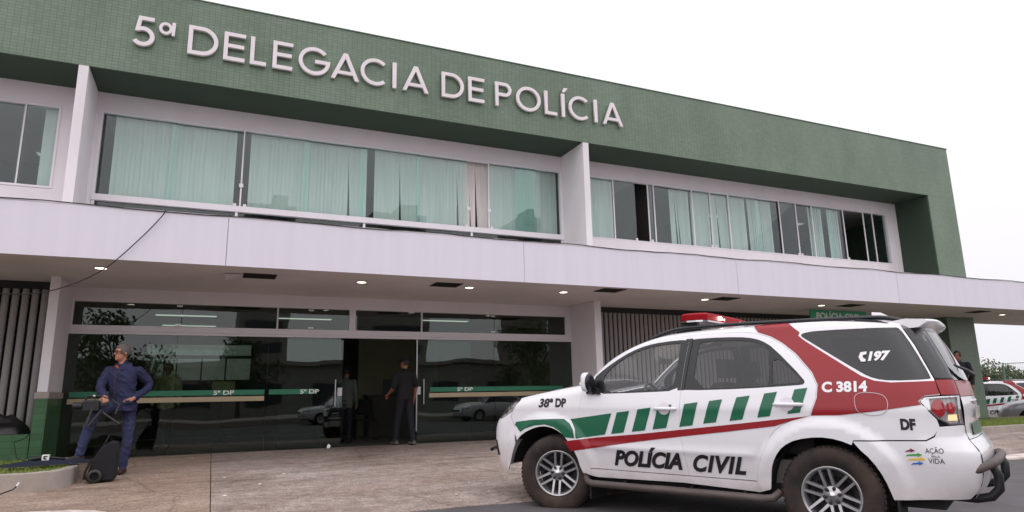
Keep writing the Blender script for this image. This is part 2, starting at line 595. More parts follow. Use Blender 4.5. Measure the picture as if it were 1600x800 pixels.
def frame_rect(mb, x0, x1, z0, z1, y0, y1, t):
    mb.box(x0, x1, y0, y1, z1 - t, z1).box(x0, x1, y0, y1, z0, z0 + t)
    mb.box(x0, x0 + t, y0, y1, z0 + t, z1 - t).box(x1 - t, x1, y0, y1, z0 + t, z1 - t)
    return mb

def window(x0, x1, z0, z1, panes, mullions, blinds, t=0.04, slits=()):
    fr = MB()
    frame_rect(fr, x0, x1, z0, z1, YG - 0.012, YG + 0.10, t)
    w = part(fr, 'window', M['white_metal'])
    for a, b, track in panes:
        y = YG + 0.035 + track * 0.022
        part(MB().box(a, b, y, y + 0.008, z0 + t - 0.005, z1 - t + 0.005), 'pane', M['glass_up'], w)
    for x, wd in mullions:
        part(MB().box(x - wd / 2, x + wd / 2, YG + 0.016, YG + 0.034, z0 + t, z1 - t), 'mullion', M['white_metal'], w)
    r = random.Random(int(x0 * 10))
    for a, b in blinds:
        mb = MB()
        x = a
        while x < b:
            sw = 0.085
            tw = 0.16 + r.uniform(-0.10, 0.10)
            gap = 0.0
            if any(abs(x - s_) < 0.045 for s_ in slits):
                gap = 0.06
            lean = r.uniform(-0.002, 0.002) + gap
            ya = YG + 0.21 - sin(tw) * sw / 2
            yb = YG + 0.21 + sin(tw) * sw / 2
            xe = x + sw * 1.08
            zt, zb_ = z1 - 0.02, z0 + 0.06
            mb.add([(x + lean, ya, zb_), (xe + lean * 0.3, yb, zb_), (xe, yb, zt), (x, ya, zt)], [(0, 1, 2, 3)])
            mb.add([(x + lean, ya + .002, zb_), (x, ya + .002, zt), (xe, yb + .002, zt), (xe + lean * 0.3, yb + .002, zb_)], [(0, 1, 2, 3)])
            x += 0.080
        part(mb, 'blind', M['blind'], w)
    return w

# bay behind the left fin
window(-4.9, -2.88, 4.76, 6.36, [(-4.86, -3.9, 0), (-3.95, -3.40, 1), (-3.46, -2.92, 0)], [(-3.43, 0.025), (-4.4, 0.025)], [(-3.16, -2.95), (-4.9, -4.2)])
# wide bay over the entrance; one leaf slid open
window(-2.262, 7.605, 4.63, 6.40,
       [(-2.22, -0.95, 0), (-1.03, 0.27, 1), (0.29, 1.58, 0), (1.48, 2.76, 1), (2.66, 4.0, 0), (3.92, 5.13, 1), (5.66, 6.9, 0), (6.35, 7.57, 1)],
       [(0.28, 0.03), (5.66, 0.03)],
       [(-2.02, 0.12), (0.42, 2.76), (3.0, 5.2), (5.22, 7.5)], t=0.05, slits=(2.42, 3.55, 4.95, 5.22, 5.4))
rail = MB().box(-2.2615, 7.6045, YG - 0.02, YG + 0.09, 4.625, 4.745)
part(rail, 'window_rail', M['white_metal'], bevel=0.004)
part(MB().box(-2.25, 7.6, YG + 0.05, YG + 0.058, 3.75, 4.624), 'lower_pane', M['glass_up'])
for x in (-2.255, 0.20, 2.74, 5.2, 7.55):
    part(MB().box(x, x + 0.05, YG + 0.01, YG + 0.045, 3.75, 4.624), 'lower_mullion', M['white_metal'])
for x, z in ((0.28, 5.18), (5.14, 5.18), (5.66, 5.18)):
    part(MB().box(x - 0.04, x + 0.04, YG - 0.004, YG + 0.014, z - 0.04, z + 0.04), 'window_latch', M['white_metal'])
for x in (0.18, 0.37, 5.1, 5.72):
    part(MB().box(x - 0.03, x + 0.03, YG + 0.004, YG + 0.03, 4.747, 4.80), 'window_roller', M['white_metal'])
# row of narrow leaves in the right bay
wx = [8.2, 9.11, 10.18, 10.365, 11.625, 12.245, 12.885, 14.78, 15.43, 16.07, 17.385, 18.265, 18.68, 19.30]
pn = [(8.24, 9.1, 0), (9.12, 9.78, 0), (10.19, 10.36, 0), (10.3, 11.62, 1), (11.64, 12.24, 0), (12.26, 12.88, 1), (12.9, 14.0, 0), (13.9, 14.77, 1), (14.79, 15.42, 0), (15.44, 16.06, 1), (16.08, 16.9, 0), (16.82, 17.37, 1), (18.28, 18.67, 0), (18.69, 19.28, 1)]
window(8.2, 19.315, 4.745, 6.375, pn, [(x, 0.035) for x in wx[1:-1]],
       [(8.3, 9.15), (11.0, 11.6), (11.7, 12.3), (12.36, 13.6), (13.74, 14.62), (16.1, 16.6), (16.9, 17.33)], t=0.03, slits=(11.2, 12.6))
for x in (9.75, 10.24, 12.2, 12.32, 15.38, 15.5, 17.42):
    part(MB().box(x - 0.03, x + 0.03, YG + 0.002, YG + 0.03, 4.775, 4.84), 'window_roller', M['white_metal'])

# ---------------------------------------------------------------- canopy
can = part(MB().box(XL, 26, YC + 0.035, YG + 0.1, 2.99, 3.04).box(XL, 26, YC + 0.04, YG + 0.14, 3.62, 3.69)
           .box(25.9, 26, YC + 0.04, YG, 3.04, 3.62), 'canopy', M['soffit'])
joints = [XL, -5.05, 0.075, 5.165, 10.255, 15.352, 20.45, 26]
for a, b in zip(joints[:-1], joints[1:]):
    part(MB().box(a + 0.004, b - 0.004, YC, YC + 0.034, 2.988, 3.757), 'fascia_panel', M['alu_panel'], can)
part(MB().box(XL, 26, YC - 0.004, YC + 0.06, 3.759, 3.778), 'flashing', M['white_metal'], can)
# ground floor wall over the glass, and side walls
part(MB().box(-2.36, 7.70, YG - 0.01, YG + 0.15, 2.74, 2.989), 'head_wall', M['white_wall'])

# ---------------------------------------------------------------- glazed entrance front
BZ0, BZ1 = 2.155, 2.315
gf = MB().box(-2.36, 7.70, YG - 0.045, YG + 0.10, BZ0, 2.20).box(-2.36, 7.70, YG - 0.03, YG + 0.10, 2.203, BZ1)
gf.box(-2.359, -2.325, YG - 0.02, YG + 0.08, 2.316, 2.739)
for x, w_ in ((1.11, 0.03), (2.575, 0.13), (4.055, 0.03)):
    gf.box(x - w_ / 2, x + w_ / 2, YG - 0.02, YG + 0.06, 2.316, 2.739)
gf.box(7.56, 7.699, YG - 0.018, YG + 0.06, 2.316, 2.739)
front = part(gf, 'entrance_front', M['white_metal'], bevel=0.003)
def gpane(x0, x1, z0, z1, y=YG, name='glass_pane'):
    return part(MB().box(x0, x1, y, y + 0.01, z0, z1), name, M['glass_low'], front)
for a, b in ((-2.325, -0.6), (-0.59, 1.095), (1.125, 2.51), (2.64, 4.04), (4.07, 5.75), (5.76, 7.56)):
    gpane(a, b, 2.32, 2.735, YG + 0.02)
for a, b in ((-2.355, -0.64), (-0.635, 0.97), (0.975, 2.36)):
    gpane(a, b, 0.015, 2.154)
for a, b in ((3.97, 5.72), (5.725, 7.45)):
    gpane(a, b, 0.015, 2.154)
gpane(7.455, 7.698, 0.015, 2.154, YG + 0.002)
# slid-open leaf behind the left fixed panes and patch fittings
gpane(1.2, 2.42, 0.015, 2.12, YG + 0.06, 'sliding_door')
gpane(3.94, 5.2, 0.015, 2.12, YG + 0.06, 'sliding_door')
for x in (-0.64, 1.75, 5.72):
    for z in (2.335, 2.69):
        part(MB().box(x - 0.05, x + 0.05, YG + 0.005, YG + 0.018, z, z + 0.035), 'glass_clip', M['steel'], front)
part(MB().box(3.945, 3.968, YG - 0.012, YG + 0.03, 0.25, 2.15), 'door_edge', M['steel'], front)
for x, y in ((2.27, YG - 0.05), (4.10, YG - 0.05)):
    part(MB().tube([(x, y, 0.80), (x, y, 1.32)], 0.012, 10).tube([(x, y, 0.86), (x, y + 0.05, 0.86)], 0.008, 8).tube([(x, y, 1.26), (x, y + 0.05, 1.26)], 0.008, 8), 'door_handle', M['steel'], front)
for x in (2.365, 3.995):
    part(MB().box(x - 0.045, x + 0.045, YG - 0.014, YG - 0.003, 1.0, 1.16), 'door_lock', M['steel'], front)
# printed bands on the glass
for a, b in ((-2.25, 0.94), (1.02, 1.92), (4.25, 7.44)):
    part(MB().box(a, b, YG - 0.003, YG - 0.001, 1.05, 1.145), 'green_stripe', M['stripe_green'], front)
    if a < 0 or a > 4:
        part(MB().box(a - 0.02, b, YG - 0.003, YG - 0.001, 0.935, 1.025), 'beige_stripe', M['stripe_beige'], front)
for x in (0.04, 1.60, 4.86):
    me = fit_text(text_mesh('5ª DP', 1, offset=0.02), 0.36, 0.08)
    for v in me.vertices:
        v.co = (x + v.co.x, YG - 0.005, 1.056 + v.co.y)
    link('stripe_lettering', me, M['print_white'], front, True)

# ---------------------------------------------------------------- lobby behind the glass
part(MB().box(XL, XR - 0.26, YG + 0.011, 20, -0.06, 0.002), 'lobby_floor', M['lobby_floor'])
part(MB().box(XL, XR - 0.26, YG + 0.16, 20.3, 2.85, 2.95), 'lobby_ceiling', M['interior'])
bw = MB()                                   # back wall with a glazed opening to a courtyard
bw.box(-6, -1.62, 20, 20.15, 0.003, 2.849).box(-1.62, 0.95, 20, 20.15, 0.003, 1.5).box(-1.62, 0.95, 20, 20.15, 2.45, 2.849).box(0.95, 9, 20, 20.15, 0.003, 2.849)
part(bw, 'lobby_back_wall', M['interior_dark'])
part(MB().box(-1.62, 0.95, 20.02, 20.1, 2.07, 2.16).box(-1.2, -1.16, 20.02, 20.1, 1.5, 2.07).box(-0.9, -0.87, 20.02, 20.1, 1.5, 2.07).box(-0.3, -0.26, 20.02, 20.1, 1.5, 2.07).box(0.3, 0.34, 20.02, 20.1, 1.5, 2.07), 'courtyard_window', M['black_metal'])
part(MB().box(-1.619, 0.949, 20.11, 20.118, 1.501, 2.449), 'courtyard_pane', M['glass_up'])
part(MB().box(-6, 9, 25.4, 25.5, 0, 4.4), 'courtyard_wall', M['concrete'])
for x in (-2.5, 7.7):
    part(MB().box(x, x + 0.14, YG + 0.012, 20, 0.003, 2.849), 'lobby_side_wall', M['interior'])
part(MB().box(3.45, 5.6, 17.6, 17.7, 0.003, 2.5), 'lobby_partition', M['interior'])
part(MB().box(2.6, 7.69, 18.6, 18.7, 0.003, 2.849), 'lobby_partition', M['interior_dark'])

# ---------------------------------------------------------------- vertical louvre screens
def louvre(x0, x1, y, z0, z1, pitch):
    fr = part(MB().box(x0, x1, y - 0.03, y + 0.1, z1, 2.988), 'louvre_screen', M['black_metal'])
    prof = []
    for i in range(9):
        a = pi * i / 8
        prof.append((-0.052 * cos(a), -0.045 * sin(a)))
    for i in range(8, -1, -1):
        a = pi * i / 8
        prof.append((-0.044 * cos(a), -0.030 * sin(a) + 0.004))
    me = MB().prism(prof, z0, z1, 'xy', smooth=False).mesh('blade')
    me.materials.append(M['louvre'])
    n = int((x1 - x0 - 0.1) / pitch)
    for i in range(n):
        o = link('blade', me, None, fr, True)
        o.location = (x0 + 0.08 + i * pitch, y + 0.03, 0)
        o.rotation_euler = (0, 0, 0.25)
    part(MB().box(x0, x1, y + 0.35, y + 0.45, -0.1, z1), 'louvre_backing', M['grille_dark'])
louvre(7.88, 19.80, 13.72, 0.0, 2.86, 0.1275)
louvre(-6.5, -2.51, 13.48, 0.50, 2.86, 0.138)
part(MB().box(XL, -2.52, YB - 0.06, 13.46, -0.2, 0.50), 'plinth', M['tile_low'])
part(MB().box(XL, -2.52, 13.461, YG, -0.2, 0.49), 'plinth', M['tile_low'])

# ---------------------------------------------------------------- sign letters on the band
LZ0, LZ1 = 7.262, 7.832
LH = LZ1 - LZ0
SW = 0.070
def arc(cx, cy, rx, ry, a0, a1, n=28):
    return [(cx + rx * cos(a0 + (a1 - a0) * i / n), cy + ry * sin(a0 + (a1 - a0) * i / n)) for i in range(n + 1)]
def ring(cx, cy, rx, ry, a0, a1, t=SW):
    return arc(cx, cy, rx, ry, a0, a1) + arc(cx, cy, rx - t, ry - t, a1, a0)
def glyph(ch, w):
    h, t = LH, SW
    if ch == 'I': return [[(0, 0), (w, 0), (w, h), (0, h)]]
    if ch == 'L': return [[(0, 0), (w, 0), (w, t), (t, t), (t, h), (0, h)]]
    if ch == 'E':
        m = h * 0.52
        return [[(0, 0), (w, 0), (w, t), (t, t), (t, m - t / 2), (w * .94, m - t / 2), (w * .94, m + t / 2), (t, m + t / 2), (t, h - t), (w, h - t), (w, h), (0, h)]]
    if ch == 'D':
        r = h / 2
        x = max(w - r, t + 0.02)
        return [[(0, 0)] + arc(x, r, w - x, r, -pi / 2, pi / 2) + [(0, h)],
                [(t, t)] + arc(x, r, w - x - t, r - t, -pi / 2, pi / 2) + [(t, h - t)]]
    if ch == 'P':
        r = h * 0.285
        y = h - r
        x = w - r
        return [[(0, 0), (t, 0), (t, h - 2 * r)] + arc(x, y, r, r, -pi / 2, pi / 2) + [(0, h)],
                [(t, h - 2 * r + t)] + arc(x, y, r - t, r - t, -pi / 2, pi / 2) + [(t, h - t)]]
    if ch == 'O':
        return [arc(w / 2, h / 2, w / 2, h / 2 + .01, 0, 2 * pi, 48)[:-1], arc(w / 2, h / 2, w / 2 - t, h / 2 + .01 - t, 0, 2 * pi, 48)[:-1]]
    if ch == 'C':
        return [ring(h * .53, h / 2, h * .53, h / 2 + .01, radians(47), radians(313))]
    if ch == 'G':
        R_ = h * .53
        return [arc(R_, h / 2, R_, h / 2 + .01, radians(42), radians(360)) [:-1] + [(2 * R_, h * .5 + .03), (R_ * 1.05, h * .5 + .03), (R_ * 1.05, h * .5 + .03 - t), (2 * R_ - t - .012, h * .5 + .03 - t)] + arc(R_, h / 2, R_ - t, h / 2 + .01 - t, radians(346), radians(42))]
    if ch == 'A':
        c = w / 2
        tw = t * 0.58
        k = 0.36
        def il(y):
            return (c - tw) * y / h
        b = t * 1.12
        y0, y1 = h * 0.2, h * 0.2 + t * .9
        return [[(0, 0), (b, 0), (b + il(y0), y0), (w - b - il(y0), y0), (w - b, 0), (w, 0), (c + tw, h), (c - tw, h)],
                [(b + il(y1), y1), (w - b - il(y1), y1), (c, h - t * 1.5)]]
    if ch == '5':
        r = h * 0.315
        cx = w - r * 1.05
        cy = r
        p = [(w * .30, h), (w * .93, h), (w * .93, h - t), (w * .43, h - t), (w * .37, h * 0.585)]
        p += arc(cx, cy, r * 1.05, r + .008, radians(104), radians(-143))
        p += arc(cx, cy, r * 1.05 - t, r + .008 - t, radians(-143), radians(122))
        p += [(w * .185, h * 0.475)]
        return [p]
    if ch == 'a':
        r = w * .42
        return [arc(r, h * .72, r, r * 1.08, 0, 2 * pi, 32)[:-1], arc(r, h * .72, r - .048, r * 1.08 - .048, 0, 2 * pi, 32)[:-1]]
    return []
def letter_mesh(contours, depth):
    cu = bpy.data.curves.new('letter', 'CURVE')
    cu.dimensions = '2D'
    cu.fill_mode = 'BOTH'
    cu.extrude = depth / 2
    cu.bevel_depth = 0.0025
    for c in contours:
        s = cu.splines.new('POLY')
        s.points.add(len(c) - 1)
        for i, (x, y) in enumerate(c):
            s.points[i].co = (x, y, 0, 1)
        s.use_cyclic_u = True
    ob = bpy.data.objects.new('letter', cu)
    COL.objects.link(ob)
    dg = bpy.context.evaluated_depsgraph_get()
    me = bpy.data.meshes.new_from_object(ob.evaluated_get(dg))
    bpy.data.objects.remove(ob)
    return me
sign = thing('lettering_sign', 'raised white metal letters of the station name along the green tiled band', 'sign', (3.5, 12.74, 7.2))
LET = [('5', -1.76, -1.37), ('a', -1.31, -1.05), ('D', -0.82, -0.31), ('E', -0.21, 0.165), ('L', 0.26, 0.55), ('E', 0.67, 1.035), ('G', 1.15, 1.76), ('A', 1.78, 2.34), ('C', 2.37, 2.93),
       ('I', 3.035, 3.113), ('A', 3.25, 3.81), ('D', 4.11, 4.61), ('E', 4.72, 5.09), ('P', 5.36, 5.75), ('O', 5.87, 6.48), ('L', 6.59, 6.9), ('I', 7.03, 7.108), ('C', 7.22, 7.81), ('I', 7.91, 7.988), ('A', 8.14, 8.70)]
def place_letter(cont, x, name='letter'):
    me = letter_mesh(cont, 0.05)
    for v in me.vertices:
        v.co = (x + v.co.x, YB - 0.068 - v.co.z, LZ0 + v.co.y)
    me.flip_normals() if False else None
    return link(name, me, M['letter'], sign, True)
for i, (ch, a, b) in enumerate(LET):
    place_letter(glyph(ch, b - a), a)
    if ch == 'a':
        w = b - a
        place_letter([[(w * .80, LH * .72 - .125), (w * .80 + .05, LH * .72 - .125), (w * .80 + .05, LH * .72 + .135), (w * .80, LH * .72 + .135)]], a + 0.004, 'letter_stem').location.y = -0.003
    if i == 16:
        place_letter([[(0.02, LH + .045), (0.085, LH + .045), (0.165, LH + .15), (0.075, LH + .15)]], a, 'accent')
    for dx in ((b - a) * .25, (b - a) * .75):
        pass
# ================================================================ patrol SUV, built in its own frame: x forward, y left, z up
def dusty_paint(name, col):
    '''gloss white paint with road dust thrown up over the lower panels in uneven patches'''
    m = mat(name, col, 0.22, var=0.015, scale=2, coat=0.6)
    n, l = m.node_tree.nodes, m.node_tree.links
    p = n['Principled BSDF']
    tc = n.new('ShaderNodeTexCoord')
    sp = n.new('ShaderNodeSeparateXYZ')
    l.new(tc.outputs['Object'], sp.inputs[0])
    mr = n.new('ShaderNodeMapRange')
    mr.inputs['From Min'].default_value = 0.72
    mr.inputs['From Max'].default_value = 0.30
    l.new(sp.outputs['Z'], mr.inputs['Value'])
    nz = n.new('ShaderNodeTexNoise')
    nz.inputs['Scale'].default_value = 3.5
    nz.inputs['Detail'].default_value = 9
    nz.inputs['Roughness'].default_value = 0.7
    l.new(tc.outputs['Object'], nz.inputs['Vector'])
    mu = n.new('ShaderNodeMath'); mu.operation = 'MULTIPLY'
    l.new(mr.outputs[0], mu.inputs[0]); l.new(nz.outputs['Fac'], mu.inputs[1])
    mix = n.new('ShaderNodeMixRGB')
    l.new(mu.outputs[0], mix.inputs[0])
    l.new(n['Color Ramp'].outputs[0], mix.inputs[1])
    mix.inputs[2].default_value = srgb(150, 128, 112)
    l.new(mix.outputs[0], p.inputs['Base Color'])
    ad = n.new('ShaderNodeMath'); ad.operation = 'MULTIPLY_ADD'
    ad.inputs[1].default_value = 0.6; ad.inputs[2].default_value = 0.2
    l.new(mu.outputs[0], ad.inputs[0]); l.new(ad.outputs[0], p.inputs['Roughness'])
    return m
M['car_white'] = dusty_paint('white_car_paint', srgb(236, 233, 237))
M['car_red'] = mat('red_livery', srgb(146, 12, 24), 0.3, var=0.03, scale=2, coat=0.1)
M['car_green'] = mat('green_livery', srgb(14, 98, 68), 0.3, var=0.03, scale=2, coat=0.1)
M['car_black'] = mat('gloss_black_trim', srgb(24, 24, 28), 0.22, var=0.05)
M['car_liner'] = mat('dark_liner', srgb(20, 19, 19), 0.9, var=0.2, scale=8)
M['car_text'] = mat('black_lettering', srgb(30, 28, 32), 0.4, var=0.03)
M['car_text_w'] = mat('white_lettering', srgb(240, 236, 238), 0.4, var=0.02)
M['tyre'] = mat('dusty_tyre', srgb(38, 34, 32), 0.9, var=0.25, scale=5, tint=srgb(64, 51, 44), bump=0.2, bscale=30)
M['rim'] = mat('silver_alloy', srgb(178, 176, 178), 0.32, metal=0.75, var=0.06, scale=6)
M['rim_dark'] = mat('wheel_dark', srgb(40, 38, 38), 0.6, var=0.1)
M['chrome'] = mat('chrome', srgb(210, 208, 210), 0.12, metal=1.0, var=0.02)
M['step_metal'] = mat('dirty_step', srgb(92, 82, 78), 0.55, metal=0.3, var=0.25, scale=4, stretch=(1, 3, 3))
M['seat'] = mat('seat_cloth', srgb(58, 54, 54), 0.9, var=0.12, scale=20)
M['cabin'] = mat('cabin_plastic', srgb(120, 114, 112), 0.7, var=0.08)
M['headliner'] = mat('headliner', srgb(150, 146, 144), 0.9, var=0.05)
M['car_glass'] = glass('car_glass', (0.88, 0.91, 0.93, 1), ior=1.6)
M['car_glass_dark'] = glass('tinted_car_glass', (0.50, 0.49, 0.53, 1), ior=1.6)
M['lens'] = glass('clear_lens', (0.92, 0.92, 0.92, 1), ior=1.5)
M['lens_red'] = mat('red_lens', srgb(170, 24, 36), 0.12, var=0.05, coat=0.5)
M['lens_bar'] = mat('red_beacon_lens', srgb(150, 4, 22), 0.5, var=0.06, spec=0.15)
M['lamp_bowl'] = mat('lamp_bowl', srgb(168, 166, 170), 0.3, metal=0.0, var=0.45, scale=16)
M['amber'] = emit_mat('amber_lamp', (1.0, 0.72, 0.38, 1), 0.7)
M['flash'] = emit_mat('beacon_flash', (1.0, 0.75, 0.62, 1), 30.0)

from bisect import bisect_right
def interp(tab, x):
    i = bisect_right(tab, (x, 1e9))
    if i == 0: return tab[0][1]
    if i >= len(tab): return tab[-1][1]
    (a, u), (b, w) = tab[i - 1], tab[i]
    return u + (w - u) * (x - a) / (b - a)
def smooth_tab(tab, n=10):
    """Catmull-Rom refinement of a (sorted) table so its derivative is continuous"""
    out = []
    for i in range(len(tab) - 1):
        p0, p1, p2, p3 = tab[max(i - 1, 0)], tab[i], tab[i + 1], tab[min(i + 2, len(tab) - 1)]
        for k in range(n):
            t = k / n
            def d(a, b): return (b[1] - a[1]) / (b[0] - a[0]) if b[0] != a[0] else 0
            m1 = d(p0, p2) if i > 0 else d(p1, p2)
            m2 = d(p1, p3) if i < len(tab) - 2 else d(p1, p2)
            h = p2[0] - p1[0]
            h00, h10, h01, h11 = 2*t**3-3*t*t+1, t**3-2*t*t+t, -2*t**3+3*t*t, t**3-t*t
            out.append((p1[0] + h * t, h00*p1[1] + h10*h*m1 + h01*p2[1] + h11*h*m2))
    out.append(tab[-1])
    return out
def sstep(a, b, x):
    t = min(1, max(0, (x - a) / (b - a)))
    return t * t * (3 - 2 * t)

class Body:
    """analytic car flank: half width as a function of x and z"""
    def __init__(s, width, top, rear, frontp, wheels, flare, rr_hood, rr_roof, x_split, rc=0.24, crease=True):
        s.width, s.top = smooth_tab(width), smooth_tab(top)
        s.rear, s.front = smooth_tab(rear), smooth_tab(frontp)
        s.wheels, s.flare = wheels, flare
        s.rr_hood, s.rr_roof, s.x_split, s.rc, s.crease = rr_hood, rr_roof, x_split, rc, crease
    def zt(s, x): return interp(s.top, x)
    def xr(s, z): return interp(s.rear, z)
    def xf(s, z): return interp(s.front, z)
    def S(s, x, z):
        y = interp(s.width, z)
        for xc, zc in s.wheels:
            r = math.hypot(x - xc, z - zc)
            y += s.flare * sstep(0.635, 0.545, r) * sstep(0.2, 0.4, z)
        if s.crease:                                     # pressed lower door line and soft shoulder
            y += 0.012 * math.exp(-((z - 0.665) / 0.035) ** 2) * sstep(1.0, 0.85, x) * sstep(-0.85, -0.7, x)
            y += 0.006 * math.exp(-((z - 1.06) / 0.05) ** 2)
        # round over towards the top outline
        e = 0.02
        sl = (s.zt(x + e) - s.zt(x - e)) / (2 * e)
        d = (s.zt(x) - z) / sqrt(1 + sl * sl)
        k = sstep(s.x_split - 0.25, s.x_split + 0.05, x)
        rr = s.rr_roof + (s.rr_hood - s.rr_roof) * k
        if d < rr:
            q = 1 - max(d, 0.0) / rr
            y -= rr * 1.0 * (1 - sqrt(max(0.0, 1 - q * q * 0.97)))
        # corners
        rc = s.rc
        t = (x - s.xr(z)) / (rc * 1.3)
        if t < 1:
            q = 1 - max(t, 0.0)
            y -= rc * 0.9 * (1 - sqrt(max(0, 1 - q * q)))
        t = (s.xf(z) - x) / (rc * 0.95)
        if t < 1:
            q = 1 - max(t, 0.0)
            y -= rc * 0.9 * (1 - sqrt(max(0, 1 - q * q)))
        return y
    def N(s, x, z):
        e = 0.004
        dx = (s.S(x + e, z) - s.S(x - e, z)) / (2 * e)
        dz = (s.S(x, z + e) - s.S(x, z - e)) / (2 * e)
        return Vector((-dx, 1.0, -dz)).normalized()

def resample(poly, step, closed=True):
    out = []
    n = len(poly)
    for i in range(n if closed else n - 1):
        a, b = poly[i], poly[(i + 1) % n]
        L = math.hypot(b[0] - a[0], b[1] - a[1])
        k = max(1, int(math.ceil(L / step)))
        for j in range(k):
            t = j / k
            out.append((a[0] + (b[0] - a[0]) * t, a[1] + (b[1] - a[1]) * t))
    if not closed:
        out.append(poly[-1])
    return out
def area(poly):
    return 0.5 * sum(poly[i][0] * poly[(i + 1) % len(poly)][1] - poly[(i + 1) % len(poly)][0] * poly[i][1] for i in range(len(poly)))
def inside(p, poly):
    r = False
    x, y = p
    n = len(poly)
    j = n - 1
    for i in range(n):
        xi, yi = poly[i]
        xj, yj = poly[j]
        if (yi > y) != (yj > y) and x < (xj - xi) * (y - yi) / (yj - yi) + xi:
            r = not r
        j = i
    return r
def inset(poly, d):
    """move a closed outline inwards by d"""
    if area(poly) < 0: poly = poly[::-1]
    n = len(poly)
    out = []
    for i in range(n):
        a, b, c = poly[i - 1], poly[i], poly[(i + 1) % n]
        u = (b[0] - a[0], b[1] - a[1]); v = (c[0] - b[0], c[1] - b[1])
        lu = math.hypot(*u) or 1e-9; lv = math.hypot(*v) or 1e-9
        n1 = (-u[1] / lu, u[0] / lu); n2 = (-v[1] / lv, v[0] / lv)
        m = (n1[0] + n2[0], n1[1] + n2[1])
        k = max(0.35, (1 + n1[0] * n2[0] + n1[1] * n2[1]))
        out.append((b[0] + m[0] * d / k, b[1] + m[1] * d / k))
    return out
def chaikin(poly, it=2, closed=True):
    for _ in range(it):
        q = []
        n = len(poly)
        rng = range(n if closed else n - 1)
        if not closed: q.append(poly[0])
        for i in rng:
            a, b = poly[i], poly[(i + 1) % n]
            q.append((a[0] * .75 + b[0] * .25, a[1] * .75 + b[1] * .25))
            q.append((a[0] * .25 + b[0] * .75, a[1] * .25 + b[1] * .75))
        if not closed: q.append(poly[-1])
        poly = q
    return poly

def surf_mesh(name, outline, fn, nf, holes=(), step=0.04, bstep=0.025, lip=0.014, off=0.0, lip_dir=None):
    """triangulated panel: 2-D outline (with holes) carried onto a surface fn(u,v)->xyz with normal nf(u,v)"""
    rings = [resample(outline, bstep)] + [resample(h, bstep) for h in holes]
    pts, edges = [], []
    for r in rings:
        o = len(pts)
        pts += r
        edges += [(o + i, o + (i + 1) % len(r)) for i in range(len(r))]
    nb = len(pts)
    xs_ = [p[0] for p in rings[0]]; ys_ = [p[1] for p in rings[0]]
    cell = {}
    for p in pts:
        cell.setdefault((int(p[0] // step), int(p[1] // step)), []).append(p)
    y = min(ys_); row = 0
    while y < max(ys_):
        x = min(xs_) + (step * .5 if row % 2 else 0)
        while x < max(xs_):
            if inside((x, y), rings[0]) and not any(inside((x, y), h) for h in rings[1:]):
                ci, cj = int(x // step), int(y // step)
                ok = True
                for a in (-1, 0, 1):
                    for b in (-1, 0, 1):
                        for q in cell.get((ci + a, cj + b), ()):
                            if (q[0] - x) ** 2 + (q[1] - y) ** 2 < (step * .45) ** 2:
                                ok = False
                if ok: pts.append((x, y))
            x += step
        y += step * .87; row += 1
    res = delaunay_2d_cdt([Vector(p) for p in pts], edges, [], 0, 1e-6)
    vs2, tris = res[0], res[2]
    keep = []
    for t in tris:
        c = (sum(vs2[i].x for i in t) / 3, sum(vs2[i].y for i in t) / 3)
        if inside(c, rings[0]) and not any(inside(c, h) for h in rings[1:]):
            keep.append(tuple(t))
    V, Nn, F = [], [], []
    for p in vs2:
        nn = nf(p.x, p.y)
        V.append(Vector(fn(p.x, p.y)) + nn * off)
        Nn.append(nn)
    for t in keep:
        a, b, c = (V[i] for i in t)
        g = (b - a).cross(c - a)
        m = Nn[t[0]] + Nn[t[1]] + Nn[t[2]]
        F.append(t if g.dot(m) > 0 else t[::-1])
    if lip > 0:
        # turned-in edge all round
        cnt = {}
        for t in F:
            for i in range(3):
                e = (t[i], t[(i + 1) % 3])
                cnt[e] = cnt.get(e, 0) + 1
        for (a, b) in list(cnt):
            if (b, a) not in cnt:
                o = len(V)
                na, nb_ = Nn[a], Nn[b]
                side = (V[b] - V[a]).cross(na)
                side = side.normalized() if side.length > 1e-9 else na
                V += [V[a].copy(), V[b].copy(), V[b] - nb_ * lip, V[a] - na * lip]
                Nn += [(na * .3 + side).normalized(), (nb_ * .3 + side).normalized(), side, side]
                F.append((o + 1, o, o + 3, o + 2))
    me = bpy.data.meshes.new(name)
    me.from_pydata([tuple(v) for v in V], [], F)
    me.polygons.foreach_set('use_smooth', [True] * len(F))
    me.normals_split_custom_set_from_vertices([tuple(v) for v in Nn])
    me.update()
    return me

def mirror_mesh(me):
    m2 = me.copy()
    m2.normals_split_custom_set_from_vertices([(0, 0, 0)] * len(m2.vertices)) if False else None
    nor = [tuple(x.vector) for x in me.corner_normals]
    vn = {}
    for lp, nn in zip(me.loops, nor):
        vn[lp.vertex_index] = nn
    vs_ = [(v.co.x, -v.co.y, v.co.z) for v in me.vertices]
    fs_ = [tuple(p.vertices)[::-1] for p in me.polygons]
    m2 = bpy.data.meshes.new(me.name)
    m2.from_pydata(vs_, [], fs_)
    m2.polygons.foreach_set('use_smooth', [p.use_smooth for p in me.polygons])
    if any(p.use_smooth for p in me.polygons):
        m2.normals_split_custom_set_from_vertices([(vn[i][0], -vn[i][1], vn[i][2]) if i in vn else (0, 1, 0) for i in range(len(vs_))])
    for m in me.materials: m2.materials.append(m)
    m2.update()
    return m2

def both(name, me, m, parent):
    a = link(name, me, m, parent)
    b = link(name, mirror_mesh(me), m, parent)
    return a, b

